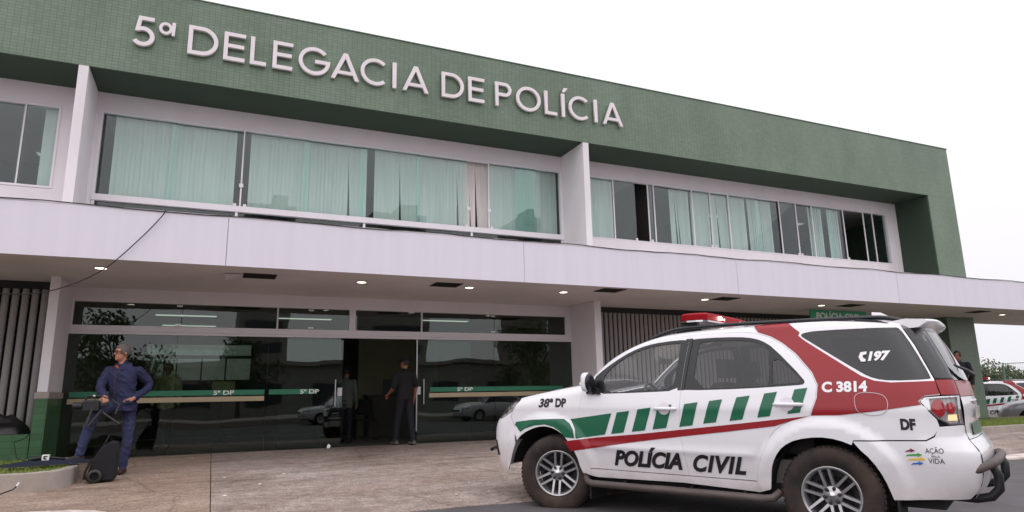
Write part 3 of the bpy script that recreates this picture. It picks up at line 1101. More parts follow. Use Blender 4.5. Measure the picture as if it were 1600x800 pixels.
# ---- the SUV's shape tables (metres); outlines are drawn on a slightly skewed side view, Q() squares them up
def QQ(x, z):
    return (.00358 + .99743 * x + .08574 * z - .0207 * x * x + .00262 * x * z - .03834 * z * z,
            -.01943 + .01229 * x + 1.06014 * z + .00022 * x * x - .02182 * x * z + .00288 * z * z)
SUV = Body(
    width=[(0.2, .83), (0.38, .86), (0.48, .868), (0.58, .882), (0.68, .897), (0.84, .905), (1.0, .905), (1.13, .897), (1.26, .868), (1.5, .785), (1.68, .71), (1.82, .655)],
    top=[(-2.5, 1.70), (-2.2, 1.735), (-1.95, 1.762)] + [QQ(*p) for p in [(-1.45, 1.690), (-1.0, 1.705), (-0.54, 1.708), (-0.19, 1.704), (0.0, 1.695), (0.15, 1.678), (0.38, 1.622), (0.58, 1.540), (0.73, 1.447), (0.87, 1.345), (0.97, 1.265), (1.08, 1.245), (1.33, 1.212), (1.6, 1.175), (1.9, 1.122), (2.05, 1.075), (2.2, 0.99), (2.4, .86)]],
    rear=[(0.2, -2.28), (0.38, -2.32), (0.48, -2.375), (0.6, -2.41), (0.74, -2.41), (0.80, -2.375), (0.87, -2.335), (1.1, -2.335), (1.29, -2.30), (1.46, -2.24), (1.62, -2.17), (1.72, -2.12), (1.9, -2.04)],
    frontp=[(0.2, 2.20)] + [QQ(x, z)[::-1] for z, x in [(0.36, 2.345), (0.5, 2.375), (0.7, 2.375), (0.84, 2.345), (0.93, 2.29), (1.0, 2.235), (1.08, 2.16), (1.2, 2.05), (1.4, 1.9)]] + [(1.9, 1.6)],
    wheels=[(1.45, 0.375), (-1.365, 0.375)], flare=0.030, rr_hood=0.11, rr_roof=0.055, x_split=0.99, rc=0.28)
def Q(lst):
    """square up an outline; x None = the rear edge, 'f' = the front edge, z None = just under the top line"""
    out = []
    for x, z in lst:
        if x is None:
            zz = QQ(-2.25, z)[1]; out.append((SUV.xr(zz) + 0.0015, zz))
        elif x == 'f':
            zz = QQ(2.3, z)[1]; out.append((SUV.xf(zz) - 0.0015, zz))
        elif z is None:
            xx = QQ(x, 1.6 if x < .6 else 1.3)[0]; out.append((xx, SUV.zt(xx) - 0.005))
        else:
            out.append(QQ(x, z))
    return out

DOOR_F = chaikin(Q([(.90, .437), (.93, .50), (.985, .58), (1.01, .70), (1.01, .85), (.995, 1.0), (.955, 1.215)]), 1, False)
ARCH_F = chaikin(Q([(1.0, .385), (1.035, .45), (1.05, .52), (1.085, .60), (1.14, .68), (1.23, .765), (1.33, .81), (1.45, .83), (1.56, .82), (1.67, .79), (1.78, .745), (1.86, .69), (1.925, .61), (1.975, .52), (2.02, .43), (2.06, .35)]), 1, False)
ARCH_R = chaikin(Q([(-.905, .385), (-.92, .47), (-.935, .55), (-.98, .64), (-1.05, .72), (-1.16, .775), (-1.33, .80), (-1.47, .785), (-1.60, .735), (-1.69, .645), (-1.755, .52), (-1.79, .38)]), 1, False)
SPLIT = chaikin(Q([(-.175, .437), (-.15, .67), (-.135, .86), (-.16, 1.19), (-.195, 1.660)]), 1, False)
DT_F = Q([(-.195, 1.660)]) + [(x, SUV.zt(x) - 0.045) for x in (0, .15, .3, .45, .6, .75, .88)] + Q([(.955, 1.215)])
DT_R = Q([(-.195, 1.660), (-.45, 1.664), (-.70, 1.655), (-.84, 1.632), (-.96, 1.585), (-1.06, 1.525), (-1.17, 1.435), (-1.30, 1.285), (-1.345, 1.19), (-1.335, 1.09), (-1.28, .955)])
DOOR_RR = chaikin(Q([(-1.28, .955), (-1.09, .905), (-.97, .825), (-.895, .70), (-.825, .57), (-.79, .437)]), 1, False)
P_FRONT_DOOR = DOOR_F + DT_F[::-1][1:] + SPLIT[::-1][1:]
P_REAR_DOOR = SPLIT + DT_R[1:] + DOOR_RR[1:]
SURR_F = chaikin(Q([(.83, 1.148), (.85, 1.30), (.74, 1.385), (.60, 1.47), (.45, 1.548), (.28, 1.60), (.10, 1.622), (-.165, 1.628), (-.182, 1.60), (-.165, 1.30), (-.148, 1.165), (.3, 1.153)]), 1)
SURR_R = chaikin(Q([(-.205, 1.605), (-.215, 1.628), (-.55, 1.622), (-.76, 1.604), (-.88, 1.57), (-.99, 1.50), (-1.25, 1.235), (-1.255, 1.195), (-1.20, 1.187), (-.74, 1.168), (-.20, 1.164), (-.172, 1.19)]), 1)
GL_F = chaikin(Q([(.70, 1.163), (.735, 1.305), (.62, 1.425), (.45, 1.52), (.28, 1.575), (.10, 1.595), (-.085, 1.60), (-.108, 1.58), (-.095, 1.35), (-.075, 1.18), (.3, 1.167)]), 1)
GL_R1 = chaikin(Q([(-.275, 1.18), (-.29, 1.58), (-.32, 1.598), (-.55, 1.592), (-.75, 1.577), (-.86, 1.547), (-.945, 1.485), (-.955, 1.46), (-.965, 1.205), (-.94, 1.192), (-.7, 1.183)]), 1)
GL_R2 = chaikin(Q([(-.985, 1.452), (-.995, 1.215), (-1.01, 1.203), (-1.18, 1.208), (-1.225, 1.222), (-1.205, 1.26)]), 1)
GATE = Q([(-1.91, 1.655), (-2.03, 1.45), (-2.135, 1.215), (-2.165, 1.10)])
P_TAIL = Q([(-2.045, 1.055), (-2.07, 1.085), (-2.17, 1.092), (None, 1.095), (None, .90), (-2.20, .895), (-2.135, .94)])
P_HEAD = Q([(1.855, 1.093), (2.0, 1.080), (2.10, 1.05), ('f', .998), ('f', .91), (2.16, .90), (2.06, .93), (1.945, .99)])
P_FENDER = [p for p in ARCH_F if p[0] < 1.86] + Q([(1.90, .78), (1.965, .92), (1.938, .988), (1.848, 1.094)]) + [(x, SUV.zt(x) - 0.012) for x in (1.84, 1.6, 1.33, 1.15, 1.03)] + DOOR_F[::-1] + Q([(.93, .385)])
P_BUMP_F = [p for p in ARCH_F if p[0] > 1.865] + Q([(2.2, .33), ('f', .34), ('f', .42), ('f', .5), ('f', .6), ('f', .7), ('f', .77), ('f', .84), ('f', .90), (2.16, .892), (2.06, .922), (1.945, .98), (1.972, .92), (1.905, .77)])
P_SIDE = (Q([(.97, 1.235)]) + [(x, SUV.zt(x) - 0.004) for x in (.98, .88, .78, .68, .58, .48, .38, .25, .1, -.1, -.3, -.55, -.8, -1.0, -1.2, -1.45, -1.7, -1.85)] + GATE
          + Q([(-2.07, 1.09), (-2.04, 1.055), (-2.13, .935), (-2.14, .885), (-2.10, .825), (-2.05, .797), (-1.58, .782)])
          + [p for p in ARCH_R[::-1] if p[0] > -1.585] + Q([(-.80, .385)]) + DOOR_RR[::-1] + DT_R[::-1][1:] + DT_F[1:])
P_BUMP_R = Q([(-1.575, .775), (-2.05, .79), (-2.105, .818), (-2.13, .885), (-2.20, .89), (None, .895), (None, .84), (None, .80), (None, .76), (None, .71), (None, .60), (None, .52), (None, .46), (-2.24, .405), (-2.05, .40), (-1.795, .38)]) + [p for p in ARCH_R[::-1] if p[0] < -1.60]
P_SILL = Q([(-.80, .432), (.90, .432), (.96, .38), (.83, .355), (-.1, .372), (-.80, .35), (-.90, .38)])
QGLASS = chaikin(Q([(-1.205, 1.585), (-1.225, 1.605), (-1.34, 1.617), (-1.90, 1.600), (-1.932, 1.592), (-2.020, 1.442), (-2.122, 1.222), (-2.112, 1.207), (-1.87, 1.203), (-1.76, 1.222), (-1.68, 1.262), (-1.26, 1.545)]), 1)

def make_suv():
    B = SUV
    def fn(x, z): return (x, B.S(x, z), z)
    def nf(x, z): return B.N(x, z)
    root = thing('patrol_car', 'white police SUV with red sash, green dashes and red roof light bar', 'car')
    G = 0.0013
    def panel(name, outline, m, holes=(), off=0.0, lip=0.016, step=0.045, parent=None, gap=G, bstep=0.025, far=True):
        me = surf_mesh(name, inset(resample(outline, bstep), gap) if gap else outline, fn, nf, holes, step, bstep, lip, off)
        if far:
            return both(name, me, M[m], parent[0] if parent else root)
        return (link(name, me, M[m], parent[0] if parent else root),)
    fend = panel('fender', P_FENDER, 'car_white')
    fdoor = panel('front_door', P_FRONT_DOOR, 'car_white', [SURR_F])
    rdoor = panel('rear_door', P_REAR_DOOR, 'car_white', [SURR_R])
    side = panel('body_side', P_SIDE, 'car_white', [QGLASS], bstep=0.02)
    bumpf = panel('front_bumper', P_BUMP_F, 'car_white', step=0.03, bstep=0.02)
    bumpr = panel('rear_bumper', P_BUMP_R, 'car_white', step=0.03, bstep=0.02)
    panel('sill', P_SILL, 'car_white', lip=0.03)
    # window surrounds, glass
    panel('window_surround', SURR_F, 'car_black', [GL_F], off=-0.004, parent=fdoor, gap=0.0)
    panel('window_surround', SURR_R, 'car_black', [GL_R1, GL_R2], off=-0.004, parent=rdoor, gap=0.0)
    panel('window_glass', GL_F, 'car_glass', off=-0.009, lip=0, parent=fdoor, gap=-0.004)
    panel('window_glass', GL_R1, 'car_glass_dark', off=-0.009, lip=0, parent=rdoor, gap=-0.004)
    panel('quarter_light', GL_R2, 'car_glass_dark', off=-0.009, lip=0, parent=rdoor, gap=-0.004)
    panel('rear_quarter_glass', inset(QGLASS, 0.003), 'car_glass_dark', off=-0.004, lip=0.006, parent=side, gap=0.0)
    panel('glass_border', QGLASS, 'car_liner', [inset(QGLASS, 0.055)], off=-0.0065, lip=0, parent=side, gap=0.0)
    # lamps: dark bowl, lens and inner reflectors
    hb = panel('headlight', P_HEAD, 'lamp_bowl', off=-0.019, lip=0.0, step=0.03)
    panel('headlight_lens', P_HEAD, 'lens', off=-0.002, lip=0.03, step=0.03, parent=hb)
    for c, r in (((2.08, 1.0), .045), ((1.99, 1.04), .035)):
        rg = Q([(c[0] + r * cos(a * pi / 8), c[1] + r * sin(a * pi / 8)) for a in range(16)])
        panel('headlight_reflector', rg, 'chrome', off=-0.012, lip=0.006, step=0.02, parent=hb, gap=0)
    tb = panel('tail_light', P_TAIL, 'lamp_bowl', off=-0.019, lip=0.0, step=0.03)
    panel('tail_lens', P_TAIL, 'lens', off=-0.001, lip=0.03, step=0.03, parent=tb)
    panel('tail_trim', P_TAIL, 'chrome', [inset(resample(P_TAIL, .02), 0.012)], off=-0.003, lip=0.01, step=0.03, parent=tb, gap=0.001)
    for cx, r in ((-2.15, .052), (-2.222, .034)):
        rg = Q([(cx + r * .8 * cos(a * pi / 10), 1.01 + r * 1.2 * sin(a * pi / 10)) for a in range(20)])
        panel('tail_lamp', rg, 'lens_red', off=-0.010, lip=0.008, step=0.02, parent=tb, gap=0)
    panel('indicator', Q([(-2.20, .925), (-2.25, .925), (-2.25, .965), (-2.205, .962)]), 'amber', off=-0.010, lip=0.008, step=0.02, parent=tb, gap=0)
    panel('reflector_bowl', Q([(-2.05, 1.07), (-2.10, 1.078), (-2.105, 1.0), (-2.08, .99)]), 'chrome', off=-0.013, lip=0.006, step=0.02, parent=tb, gap=0)
    # dark structure behind the gaps
    shell = chaikin(Q([(.90, .40), (1.02, .40), (1.08, .62), (1.2, .79), (1.45, .87), (1.7, .83), (1.9, .70), (2.05, .40), (2.3, .40), (2.33, .7), (2.25, .93), (1.9, 1.07), (1.4, 1.17), (.98, 1.22), (.80, 1.13), (-.1, 1.13), (-1.2, 1.15), (-1.7, 1.17), (-2.1, 1.17), (-2.2, 1.0), (-2.2, .8), (-2.28, .6), (-2.2, .45), (-1.82, .42), (-1.72, .68), (-1.5, .83), (-1.3, .84), (-1.05, .78), (-.9, .6), (-.85, .40)]), 1)
    panel('inner_shell', shell, 'car_liner', off=-0.022, lip=0, gap=0, step=0.06, bstep=0.04)
    # ---------------- top skins: bonnet, windscreen, roof
    def skin(name, x0, x1, m, crown, nx, off=0.0, ny=14, yin=0.0, parent=root):
        V, F = [], []
        for i in range(nx + 1):
            x = x0 + (x1 - x0) * i / nx
            z = B.zt(x) - 0.006
            w = B.S(x, z) - yin
            for j in range(ny + 1):
                t = -1 + 2 * j / ny
                V.append((x, w * t, z + crown * (1 - abs(t) ** 2.4) + off))
        for i in range(nx):
            for j in range(ny):
                a = i * (ny + 1) + j
                F.append((a, a + ny + 1, a + ny + 2, a + 1) if x1 < x0 else (a, a + 1, a + ny + 2, a + ny + 1))
        mb = MB(); mb.add(V, F, True)
        return mb.build(name, M[m], parent)
    skin('bonnet', 1.04, 2.18, 'car_white', 0.05, 24)
    skin('windscreen', .36, 1.04, 'car_glass', 0.06, 18, yin=0.03)
    skin('roof', -2.05, .38, 'car_white', 0.055, 30)
    # roof sash
    # ---------------- ends
    def end(name, zs_, m, rear=True, bulge=0.03, off=0.0, yl=None, ny=12, parent=root):
        V, F = [], []
        for z in zs_:
            xe = B.xr(z) if rear else B.xf(z)
            w = B.S(xe + (0.0005 if rear else -0.0005), z)
            sg = -1 if rear else 1
            for j in range(ny + 1):
                t = -1 + 2 * j / ny
                y = w * t
                if yl: y = max(-yl, min(yl, yl * t))
                V.append((xe + sg * (bulge * (1 - (y / w) ** 2) + off), y, z))
        for i in range(len(zs_) - 1):
            for j in range(ny):
                a = i * (ny + 1) + j
                f = (a, a + 1, a + ny + 2, a + ny + 1)
                F.append(f[::-1] if rear else f)
        mb = MB(); mb.add(V, F, True)
        return mb.build(name, M[m], parent)
    def rng(a, b, n): return [a + (b - a) * i / n for i in range(n + 1)]
    # tailgate corner flank pieces between the seam and the rear face
    gate_low = Q([(-2.172, 1.099), (-2.142, 1.205), (None, 1.205), (None, 1.15), (None, 1.099)])
    gate_side = Q([(-1.916, 1.652), (-2.036, 1.447), (-2.141, 1.213), (None, 1.21), (None, 1.28), (None, 1.35), (None, 1.43), (None, 1.5), (None, 1.57), (None, 1.635)])
    gb = end('tailgate', rng(1.165, 1.285, 4), 'car_red')
    panel('tailgate_corner', gate_low, 'car_red', step=0.025, bstep=0.015, parent=(gb,), lip=0.008)
    panel('tailgate_glass_side', gate_side, 'car_glass_dark', step=0.03, bstep=0.02, parent=(gb,), lip=0.008)
    end('rear_glass', rng(1.29, 1.75, 10), 'car_glass_dark', parent=gb)
    end('tailgate_lower', rng(0.84, 1.16, 8), 'car_white', yl=0.655, parent=gb)
    end('bumper_face', rng(0.40, 0.836, 12), 'car_white', parent=bumpr[0])
    nb = end('plate_panel', rng(0.86, 0.95, 3), 'car_green', off=0.012, yl=0.42, parent=gb)
    # the white number plate beneath and tail badge
    end('number_plate', rng(0.98, 1.08, 2), 'car_white', off=0.02, yl=0.22, parent=gb)
    # front face
    fb = end('front_face', rng(0.37, 0.64, 5), 'car_white', rear=False, bulge=0.10, parent=bumpf[0])
    end('upper_face', rng(0.92, 1.03, 3), 'car_white', rear=False, bulge=0.10, parent=bumpf[0])
    end('grille', rng(0.64, 0.92, 5), 'car_black', rear=False, bulge=0.095, off=-0.01, parent=root)
    for z in (0.68, 0.76, 0.84):
        end('grille_bar', [z - 0.012, z + 0.012], 'chrome', rear=False, bulge=0.10, off=0.004, yl=0.55, parent=root)
    panel('fog_recess', Q([(2.22, .50), ('f', .48), ('f', .62), ('f', .66), (2.25, .66)]), 'car_liner', off=0.003, lip=0.004, step=0.03, gap=0, parent=bumpf)
    mbt = MB().tube([(2.36, -.74, .56), (2.44, -0.6, .56), (2.50, -.3, .56), (2.50, .3, .56), (2.44, .6, .56), (2.36, .74, .56)], 0.022, 8).tube([(2.30, -.72, .84), (2.40, -0.58, .84), (2.46, -.3, .84), (2.46, .3, .84), (2.40, .58, .84), (2.30, .72, .84)], 0.022, 8)
    mbt.build('front_guard', M['car_black'], root)
    # ---------------- underside, wells, steps
    MB().box(-2.15, 1.0, -.78, .78, .32, .42).box(1.0, 2.1, -.5, .5, .32, .42).build('floor_pan', M['car_liner'], root)
    for xc in (1.42, -1.36):
        for s in (1, -1):
            mb = MB()
            prof = [(0.53, 0.0), (0.53, -s * 0.45)]
            V, F = [], []
            n = 18
            for yy in (.86 * s, .42 * s):
                for i in range(n + 1):
                    a = (0.12 if xc > 0 else -0.1) + (pi + (0.13 if xc > 0 else 0.3)) * i / n
                    V.append((xc + .475 * cos(a) * (1.12 if xc > 0 else 1), yy, .385 + .475 * sin(a)))
            for i in range(n):
                F.append((i, i + 1, n + 2 + i, n + 1 + i))
            o = len(V)
            V.append((xc, .42 * s, .40))
            for i in range(n): F.append((n + 1 + i, n + 2 + i, o))
            mb.add(V, F, False)
            mb.build('wheel_well', M['car_liner'], root)
    for s in (1, -1):
        MB().tube([(1.0, .84 * s, .36), (.95, .90 * s, .315), (.88, .925 * s, .305), (-.82, .925 * s, .305), (-.90, .90 * s, .315), (-.95, .84 * s, .36)], 0.034, 10).build('side_step', M['step_metal'], root)
        for x in (.55, -.15, -.65):
            MB().tube([(x, .925 * s, .305), (x, .75 * s, .36)], 0.018, 6).build('step_bracket', M['car_liner'], root)
        MB().box(.955, .975, .62 * s - .11, .62 * s + .21 * 1, .14, .42).build('mud_flap', M['rubber'], root) if s > 0 else MB().box(.955, .975, -.83, -.51, .14, .42).build('mud_flap', M['rubber'], root)
        MB().box(-1.86, -1.84, (.56 if s > 0 else -.88), (.88 if s > 0 else -.56), .13, .45).build('mud_flap', M['rubber'], root)
    # rear step tube and tow loop
    MB().tube([(-2.30, .76, .60), (-2.40, .70, .635), (-2.465, .58, .66), (-2.49, .3, .668), (-2.49, -.3, .668), (-2.465, -.58, .66), (-2.40, -.70, .635), (-2.30, -.76, .60)], 0.033, 10).build('rear_guard', M['step_metal'], root)
    for s in (1, -1):
        MB().tube([(-2.10, .50 * s, .39), (-2.33, .51 * s, .385), (-2.43, .52 * s, .41), (-2.485, .52 * s, .47), (-2.49, .52 * s, .57), (-2.455, .53 * s, .65), (-2.40, .55 * s, .645)], [.03, .032, .034, .034, .034, .032, .028], 10).build('guard_bracket', M['black_plastic'], root)
    # ---------------- wheels
    def make_wheel(steer, x, s):
        # built for the left side (outer face towards +y), turned round for the right
        w = bpy.data.objects.new('wheel', None)
        tyre = MB()
        tp = [(.235, -.11), (.27, -.128), (.33, -.132), (.368, -.115), (.384, -.09), (.387, -.03), (.387, .03), (.384, .09), (.368, .115), (.33, .132), (.285, .130), (.245, .115), (.232, .10)]
        tyre.lathe([(r, -h) for r, h in tp][::-1] if False else tp, 'y', n=56)
        for k in range(56):
            a = 2 * pi * k / 56
            for yy in (-.07, 0.0, .07):
                aa = a + (0.03 if yy == 0 else 0)
                r0, r1 = .384, .393
                d = .036
                V = []
                for rr in (r0, r1):
                    for da in (-d, d):
                        for dy in (-.026, .026):
                            V.append((rr * cos(aa + da), yy + dy, rr * sin(aa + da)))
                tyre.add(V, [(0, 1, 3, 2), (4, 6, 7, 5), (0, 4, 5, 1), (2, 3, 7, 6), (0, 2, 6, 4), (1, 5, 7, 3)])
        t = tyre.build('wheel', M['tyre'], root)
        rim = MB().lathe([(.232, -.10), (.225, -.09), (.20, .03), (.20, .06), (.212, .10), (.222, .112), (.231, .114), (.236, .108), (.234, .098)], 'y', n=48)
        # hub
        rim.lathe([(.075, .02), (.078, .066), (.072, .078), (.04, .082), (.034, .09), (0.0001, .092)], 'y', n=28)
        # six pairs of straight spokes
        for k in range(6):
            a = 2 * pi * k / 6 + pi / 2 + .09
            for sd in (-1, 1):
                o = .030 * sd
                wdt = .0125
                r0, r1 = .055, .214
                ax, az = cos(a), sin(a)
                px, pz = -sin(a), cos(a)
                sp = .006 * sd
                V = []
                for r, wd, yo, yi, sh in ((r0, wdt * 1.15, .070, .03, 0), (r0 + .06, wdt, .084, .045, sp * .4), (r1, wdt * .92, .104, .065, sp)):
                    for dy in (yi, yo):
                        for q in (-1, 1):
                            c = o + sh + q * wd * (0.86 if dy == yo else 1.1)
                            V.append((ax * r + px * c, dy, az * r + pz * c))
                F = []
                for b_ in (0, 4):
                    F += [(b_ + 2, b_ + 3, b_ + 7, b_ + 6), (b_ + 0, b_ + 2, b_ + 6, b_ + 4), (b_ + 1, b_ + 5, b_ + 7, b_ + 3), (b_ + 0, b_ + 4, b_ + 5, b_ + 1)]
                F = [f for f in F]
                rim.add(V, F)
        ro = rim.build('rim', M['rim'], t)
        MB().lathe([(.20, .0), (0.0001, .0)], 'y', n=24, smooth=False).lathe([(.15, .03), (.15, .02), (.06, .02)], 'y', n=24).build('brake_disc', M['rim_dark'], t)
        nuts = MB()
        for k in range(6):
            a = 2 * pi * k / 6 + pi / 2 + pi / 6 + .09
            MB().lathe([(.0145, .06), (.0145, .092), (.010, .098), (.0001, .098)], 'y', (.060 * cos(a), 0, .060 * sin(a)), 10).build('lug_nut', M['rim_dark'], t)
        MB().lathe([(.03, .088), (.028, .094), (.0001, .096)], 'y', n=20).build('hub_cap', M['chrome'], t)
        t.location = (x, s * .80, .372)
        t.rotation_euler = (0, 0, steer + (pi if s < 0 else 0))
        return t
    wl_ = make_wheel(radians(24), 1.375, 1)
    for (x, s, st) in ((-1.375, 1, 0), (1.375, -1, radians(24)), (-1.375, -1, 0)):
        c = copy_tree(wl_, root)
        c.location = (x, s * .80, .372)
        c.rotation_euler = (0, radians(17) if x < 0 and s > 0 else 0, st + (pi if s < 0 else 0))
    # ---------------- roof rails, beacon bar, aerial, spoiler, mirrors, handles, wiper
    for s in (1, -1):
        rl = MB()
        path = [(QQ(x, z)[0], QQ(x, z)[1] + .015) for x, z in [(.26, 1.650), (.16, 1.685), (.04, 1.712), (-.1, 1.728), (-.6, 1.722), (-1.1, 1.704), (-1.5, 1.690), (-1.7, 1.680), (-1.82, 1.672), (-1.93, 1.640)]]
        rl.tube([(x, (.60 + .02 * sin((x + 1) * 1.4)) * s, z) for x, z in chaikin(path, 2, False)], 0.019, 10)
        for x, z in ((-.73, 1.81),):
            rl.prism([(x - .09, 1.75), (x + .09, 1.75), (x + .06, z + .01), (x - .06, z + .01)], .585 * s, .615 * s)
        rl.prism([(.36, 1.68), (.26, 1.725), (.10, 1.765), (.0, 1.735)], .588 * s, .612 * s)
        rl.prism([(-1.60, 1.76), (-1.64, 1.825), (-1.80, 1.80), (-1.93, 1.755)], .588 * s, .612 * s)
        rl.build('roof_rail', M['car_black'], root)
    bar = MB()
    bp = [(x - .05, y) for x, y in chaikin([(-.26, -.56), (-.26, .54), (-.19, .62), (.0, .62), (.06, .52), (.06, -.52), (.0, -.62), (-.19, -.62)], 1)]
    def lay(poly, z0, z1, z2, tin):
        n = len(poly)
        V = [(x, y, z0) for x, y in poly] + [(x, y, z1) for x, y in poly] + [(-.09 + (x + .09) * tin, y * tin, z2) for x, y in poly]
        F = [tuple(range(n))[::-1], tuple(range(2 * n, 3 * n))]
        for i in range(n):
            j = (i + 1) % n
            F += [(i, j, n + j, n + i), (n + i, n + j, 2 * n + j, 2 * n + i)]
        return V, F
    DZ = 0.075
    lb = bar.add(*lay(bp, 1.835 + DZ, 1.895 + DZ, 1.912 + DZ, .93)).build('light_bar', M['lens_bar'], root, bevel=0.006)
    MB().add(*lay([(x * 1.01 - .001, y * 1.005) for x, y in bp], 1.818 + DZ, 1.834 + DZ, 1.8345 + DZ, 1.0)).build('bar_base', M['chrome'], lb)
    MB().box(-.324, -.308, .255, .30, 1.853 + DZ, 1.885 + DZ).build('lit_led', M['flash'], lb)
    for y in (.30, -.18):
        MB().box(-.316, -.309, y - .16, y - .12, 1.85 + DZ, 1.88 + DZ).build('led', M['car_text_w'], lb)
    for y in (.5, -.5):
        MB().box(-.17, .0, y - .03, y + .03, 1.80, 1.818 + DZ).box(-.22, .05, y + .03, y + .05, 1.79, 1.84).build('bar_foot', M['black_plastic'], lb)
    MB().prism([(-1.60, 1.80), (-1.72, 1.80), (-1.72, 1.875), (-1.60, 1.875)], .30, .10).build('aerial_bracket', M['black_plastic'], root)
    MB().prism([(-1.72, 1.865), (-1.80, 1.86), (-1.80, 1.885), (-1.72, 1.895)], .34, -.06).build('aerial_bar', M['car_text_w'], root, bevel=.006)
    sp = MB()
    V, F = [], []
    ny = 14
    for j in range(ny + 1):
        t = -1 + 2 * j / ny
        y = .60 * t
        dx = .05 * abs(t) ** 3
        V += [(-1.90, y, 1.782 + .05 * (1 - t * t)), (-2.0, y, 1.795 + .035 * (1 - t * t)), (-2.20 + dx, y, 1.785 + .02 * (1 - t * t)), (-2.215 + dx, y, 1.765 + .02 * (1 - t * t)), (-2.10, y, 1.722), (-1.95, y, 1.712)]
    for j in range(ny):
        for k in range(6):
            k2 = (k + 1) % 6
            F.append((j * 6 + k, j * 6 + k2, (j + 1) * 6 + k2, (j + 1) * 6 + k))
    sp.add(V, F, True)
    sp.add(V[:6], [(5, 4, 3, 2, 1, 0)]).add(V[-6:], [(0, 1, 2, 3, 4, 5)])
    sp.build('spoiler', M['car_white'], root)
    for s in (1, -1):
        mir = MB()                                     # rounded housing: superellipsoid
        V, F = [], []
        nn_, mm_ = 20, 12
        def pw(v, e): return math.copysign(abs(v) ** e, v)
        for j in range(mm_ + 1):
            t = -pi / 2 + pi * j / mm_
            for i in range(nn_):
                q = 2 * pi * i / nn_
                V.append((.892 + .042 * pw(cos(t), .6) * pw(cos(q), .75), (.965 + .082 * pw(cos(t), .6) * pw(sin(q), .6)) * s, 1.315 + .098 * pw(sin(t), .65)))
        for j in range(mm_):
            for i in range(nn_):
                i2 = (i + 1) % nn_
                f = (j * nn_ + i, j * nn_ + i2, (j + 1) * nn_ + i2, (j + 1) * nn_ + i)
                F.append(f if s > 0 else f[::-1])
        mo = mir.add(V, F, True).build('mirror', M['car_white'], root)
        MB().prism([(.94, 1.195), (.77, 1.19), (.80, 1.25), (.91, 1.27)], .83 * s, .91 * s).tube([(.87, .86 * s, 1.215), (.87, .97 * s, 1.235)], .035, 8).build('mirror_foot', M['black_plastic'], mo)
        MB().ellipsoid((.852, .965 * s, 1.312), (.034, .082, .096), 18, 10).build('mirror_glass', M['car_black'], mo)
        MB().box(.92, .938, 1.0 * s - .025, 1.0 * s + .025, 1.29, 1.31).build('mirror_indicator', M['amber'], mo)
    for (x0, x1, zc, par) in ((.165, -.06, 1.052, fdoor), (-.975, -1.215, 1.10, rdoor)):
        cup = [((x0 + x1) / 2 + .01 + .062 * cos(a * pi / 10), zc + .002 + .058 * sin(a * pi / 10)) for a in range(20)]
        panel('handle_cup', cup, 'white_metal', off=0.0055, lip=0, step=0.02, parent=par, gap=0)
        for s in (0, 1):
            sg = 1 if s == 0 else -1
            y = B.S((x0 + x1) / 2, zc)
            hnd = MB().tube([(x0, (y + .004) * sg, zc), (x0 - .02, (y + .030) * sg, zc), ((x0 + x1) / 2, (y + .036) * sg, zc), (x1 + .02, (y + .030) * sg, zc), (x1, (y + .004) * sg, zc)], [.012, .016, .016, .017, .012], 8)
            hnd.build('handle', M['car_white'], par[s])
    MB().tube([(-2.36, -.02, 1.29), (-2.385, .03, 1.34), (-2.36, .22, 1.37), (-2.30, .46, 1.41)], [.022, .02, .014, .008], 8).build('rear_wiper', M['black_plastic'], root)
    MB().ellipsoid((-2.362, 0, 1.12), (.02, .24, .02), 14, 8).build('tailgate_handle', M['chrome'], root)
    xs_ = lambda z: -.16 - .0745 * (z - 1.19)
    for a, b in ((.0012, .034), (-.034, -.0012)):
        zz_ = [1.168, 1.25, 1.35, 1.45, 1.55, 1.632]
        panel('pillar_trim', Q([(xs_(z) + a, z) for z in zz_] + [(xs_(z) + b, z) for z in zz_[::-1]]), 'car_black', off=0.002, lip=0, gap=0, parent=fdoor if a > 0 else rdoor, bstep=0.02)
    # ---------------- livery laid on the panels
    def decal(name, poly, m, off=0.004, step=0.03):
        return panel(name, Q(poly), m, off=off, lip=0, step=step, parent=(root, root), gap=0, bstep=0.015)
    decal('red_sash', [(-.80, None), (-.95, None), (-1.10, None), (-1.165, 1.64), (-1.20, 1.612), (-1.19, 1.585), (-1.25, 1.535), (-1.67, 1.245), (-1.76, 1.207), (-1.87, 1.191), (-2.14, 1.195), (-2.16, 1.105), (-2.075, 1.097), (-2.032, 1.060), (-2.05, 1.035), (-1.75, .990), (-1.5, .962), (-1.29, .957), (-1.345, 1.09), (-1.355, 1.19), (-1.312, 1.286), (-1.18, 1.441), (-1.065, 1.534), (-.965, 1.595), (-.845, 1.641)], 'car_red')
    decal('green_fender_patch', [(1.915, .835), (1.89, .868), (1.6, .895), (1.30, .905), (1.195, .905), (1.12, .86), (1.075, .80), (1.06, .72), (1.185, .725), (1.25, .785), (1.33, .825), (1.45, .848), (1.6, .835), (1.74, .80), (1.81, .765)], 'car_green')
    decal('green_patch', [(1.115, .905), (.60, .965), (.69, .765), (1.04, .718), (1.052, .80), (1.085, .86)], 'car_green')
    bars = [(.535, .972, .615, .772, .145), (.295, 1.002, .375, .797, .145), (.075, 1.028, .145, .823, .145), (-.20, 1.048, -.135, .852, .13), (-.44, 1.072, -.37, .882, .12), (-.69, 1.10, -.615, .908, .115), (-.93, 1.128, -.86, .938, .105), (-1.175, 1.155, -1.11, .968, .10)]
    for x0, z0, x1, z1, w in bars:
        dz = w * .115
        decal('green_dash', [(x0, z0), (x0 - w, z0 + dz), (x1 - w, z1 + dz), (x1, z1)], 'car_green')
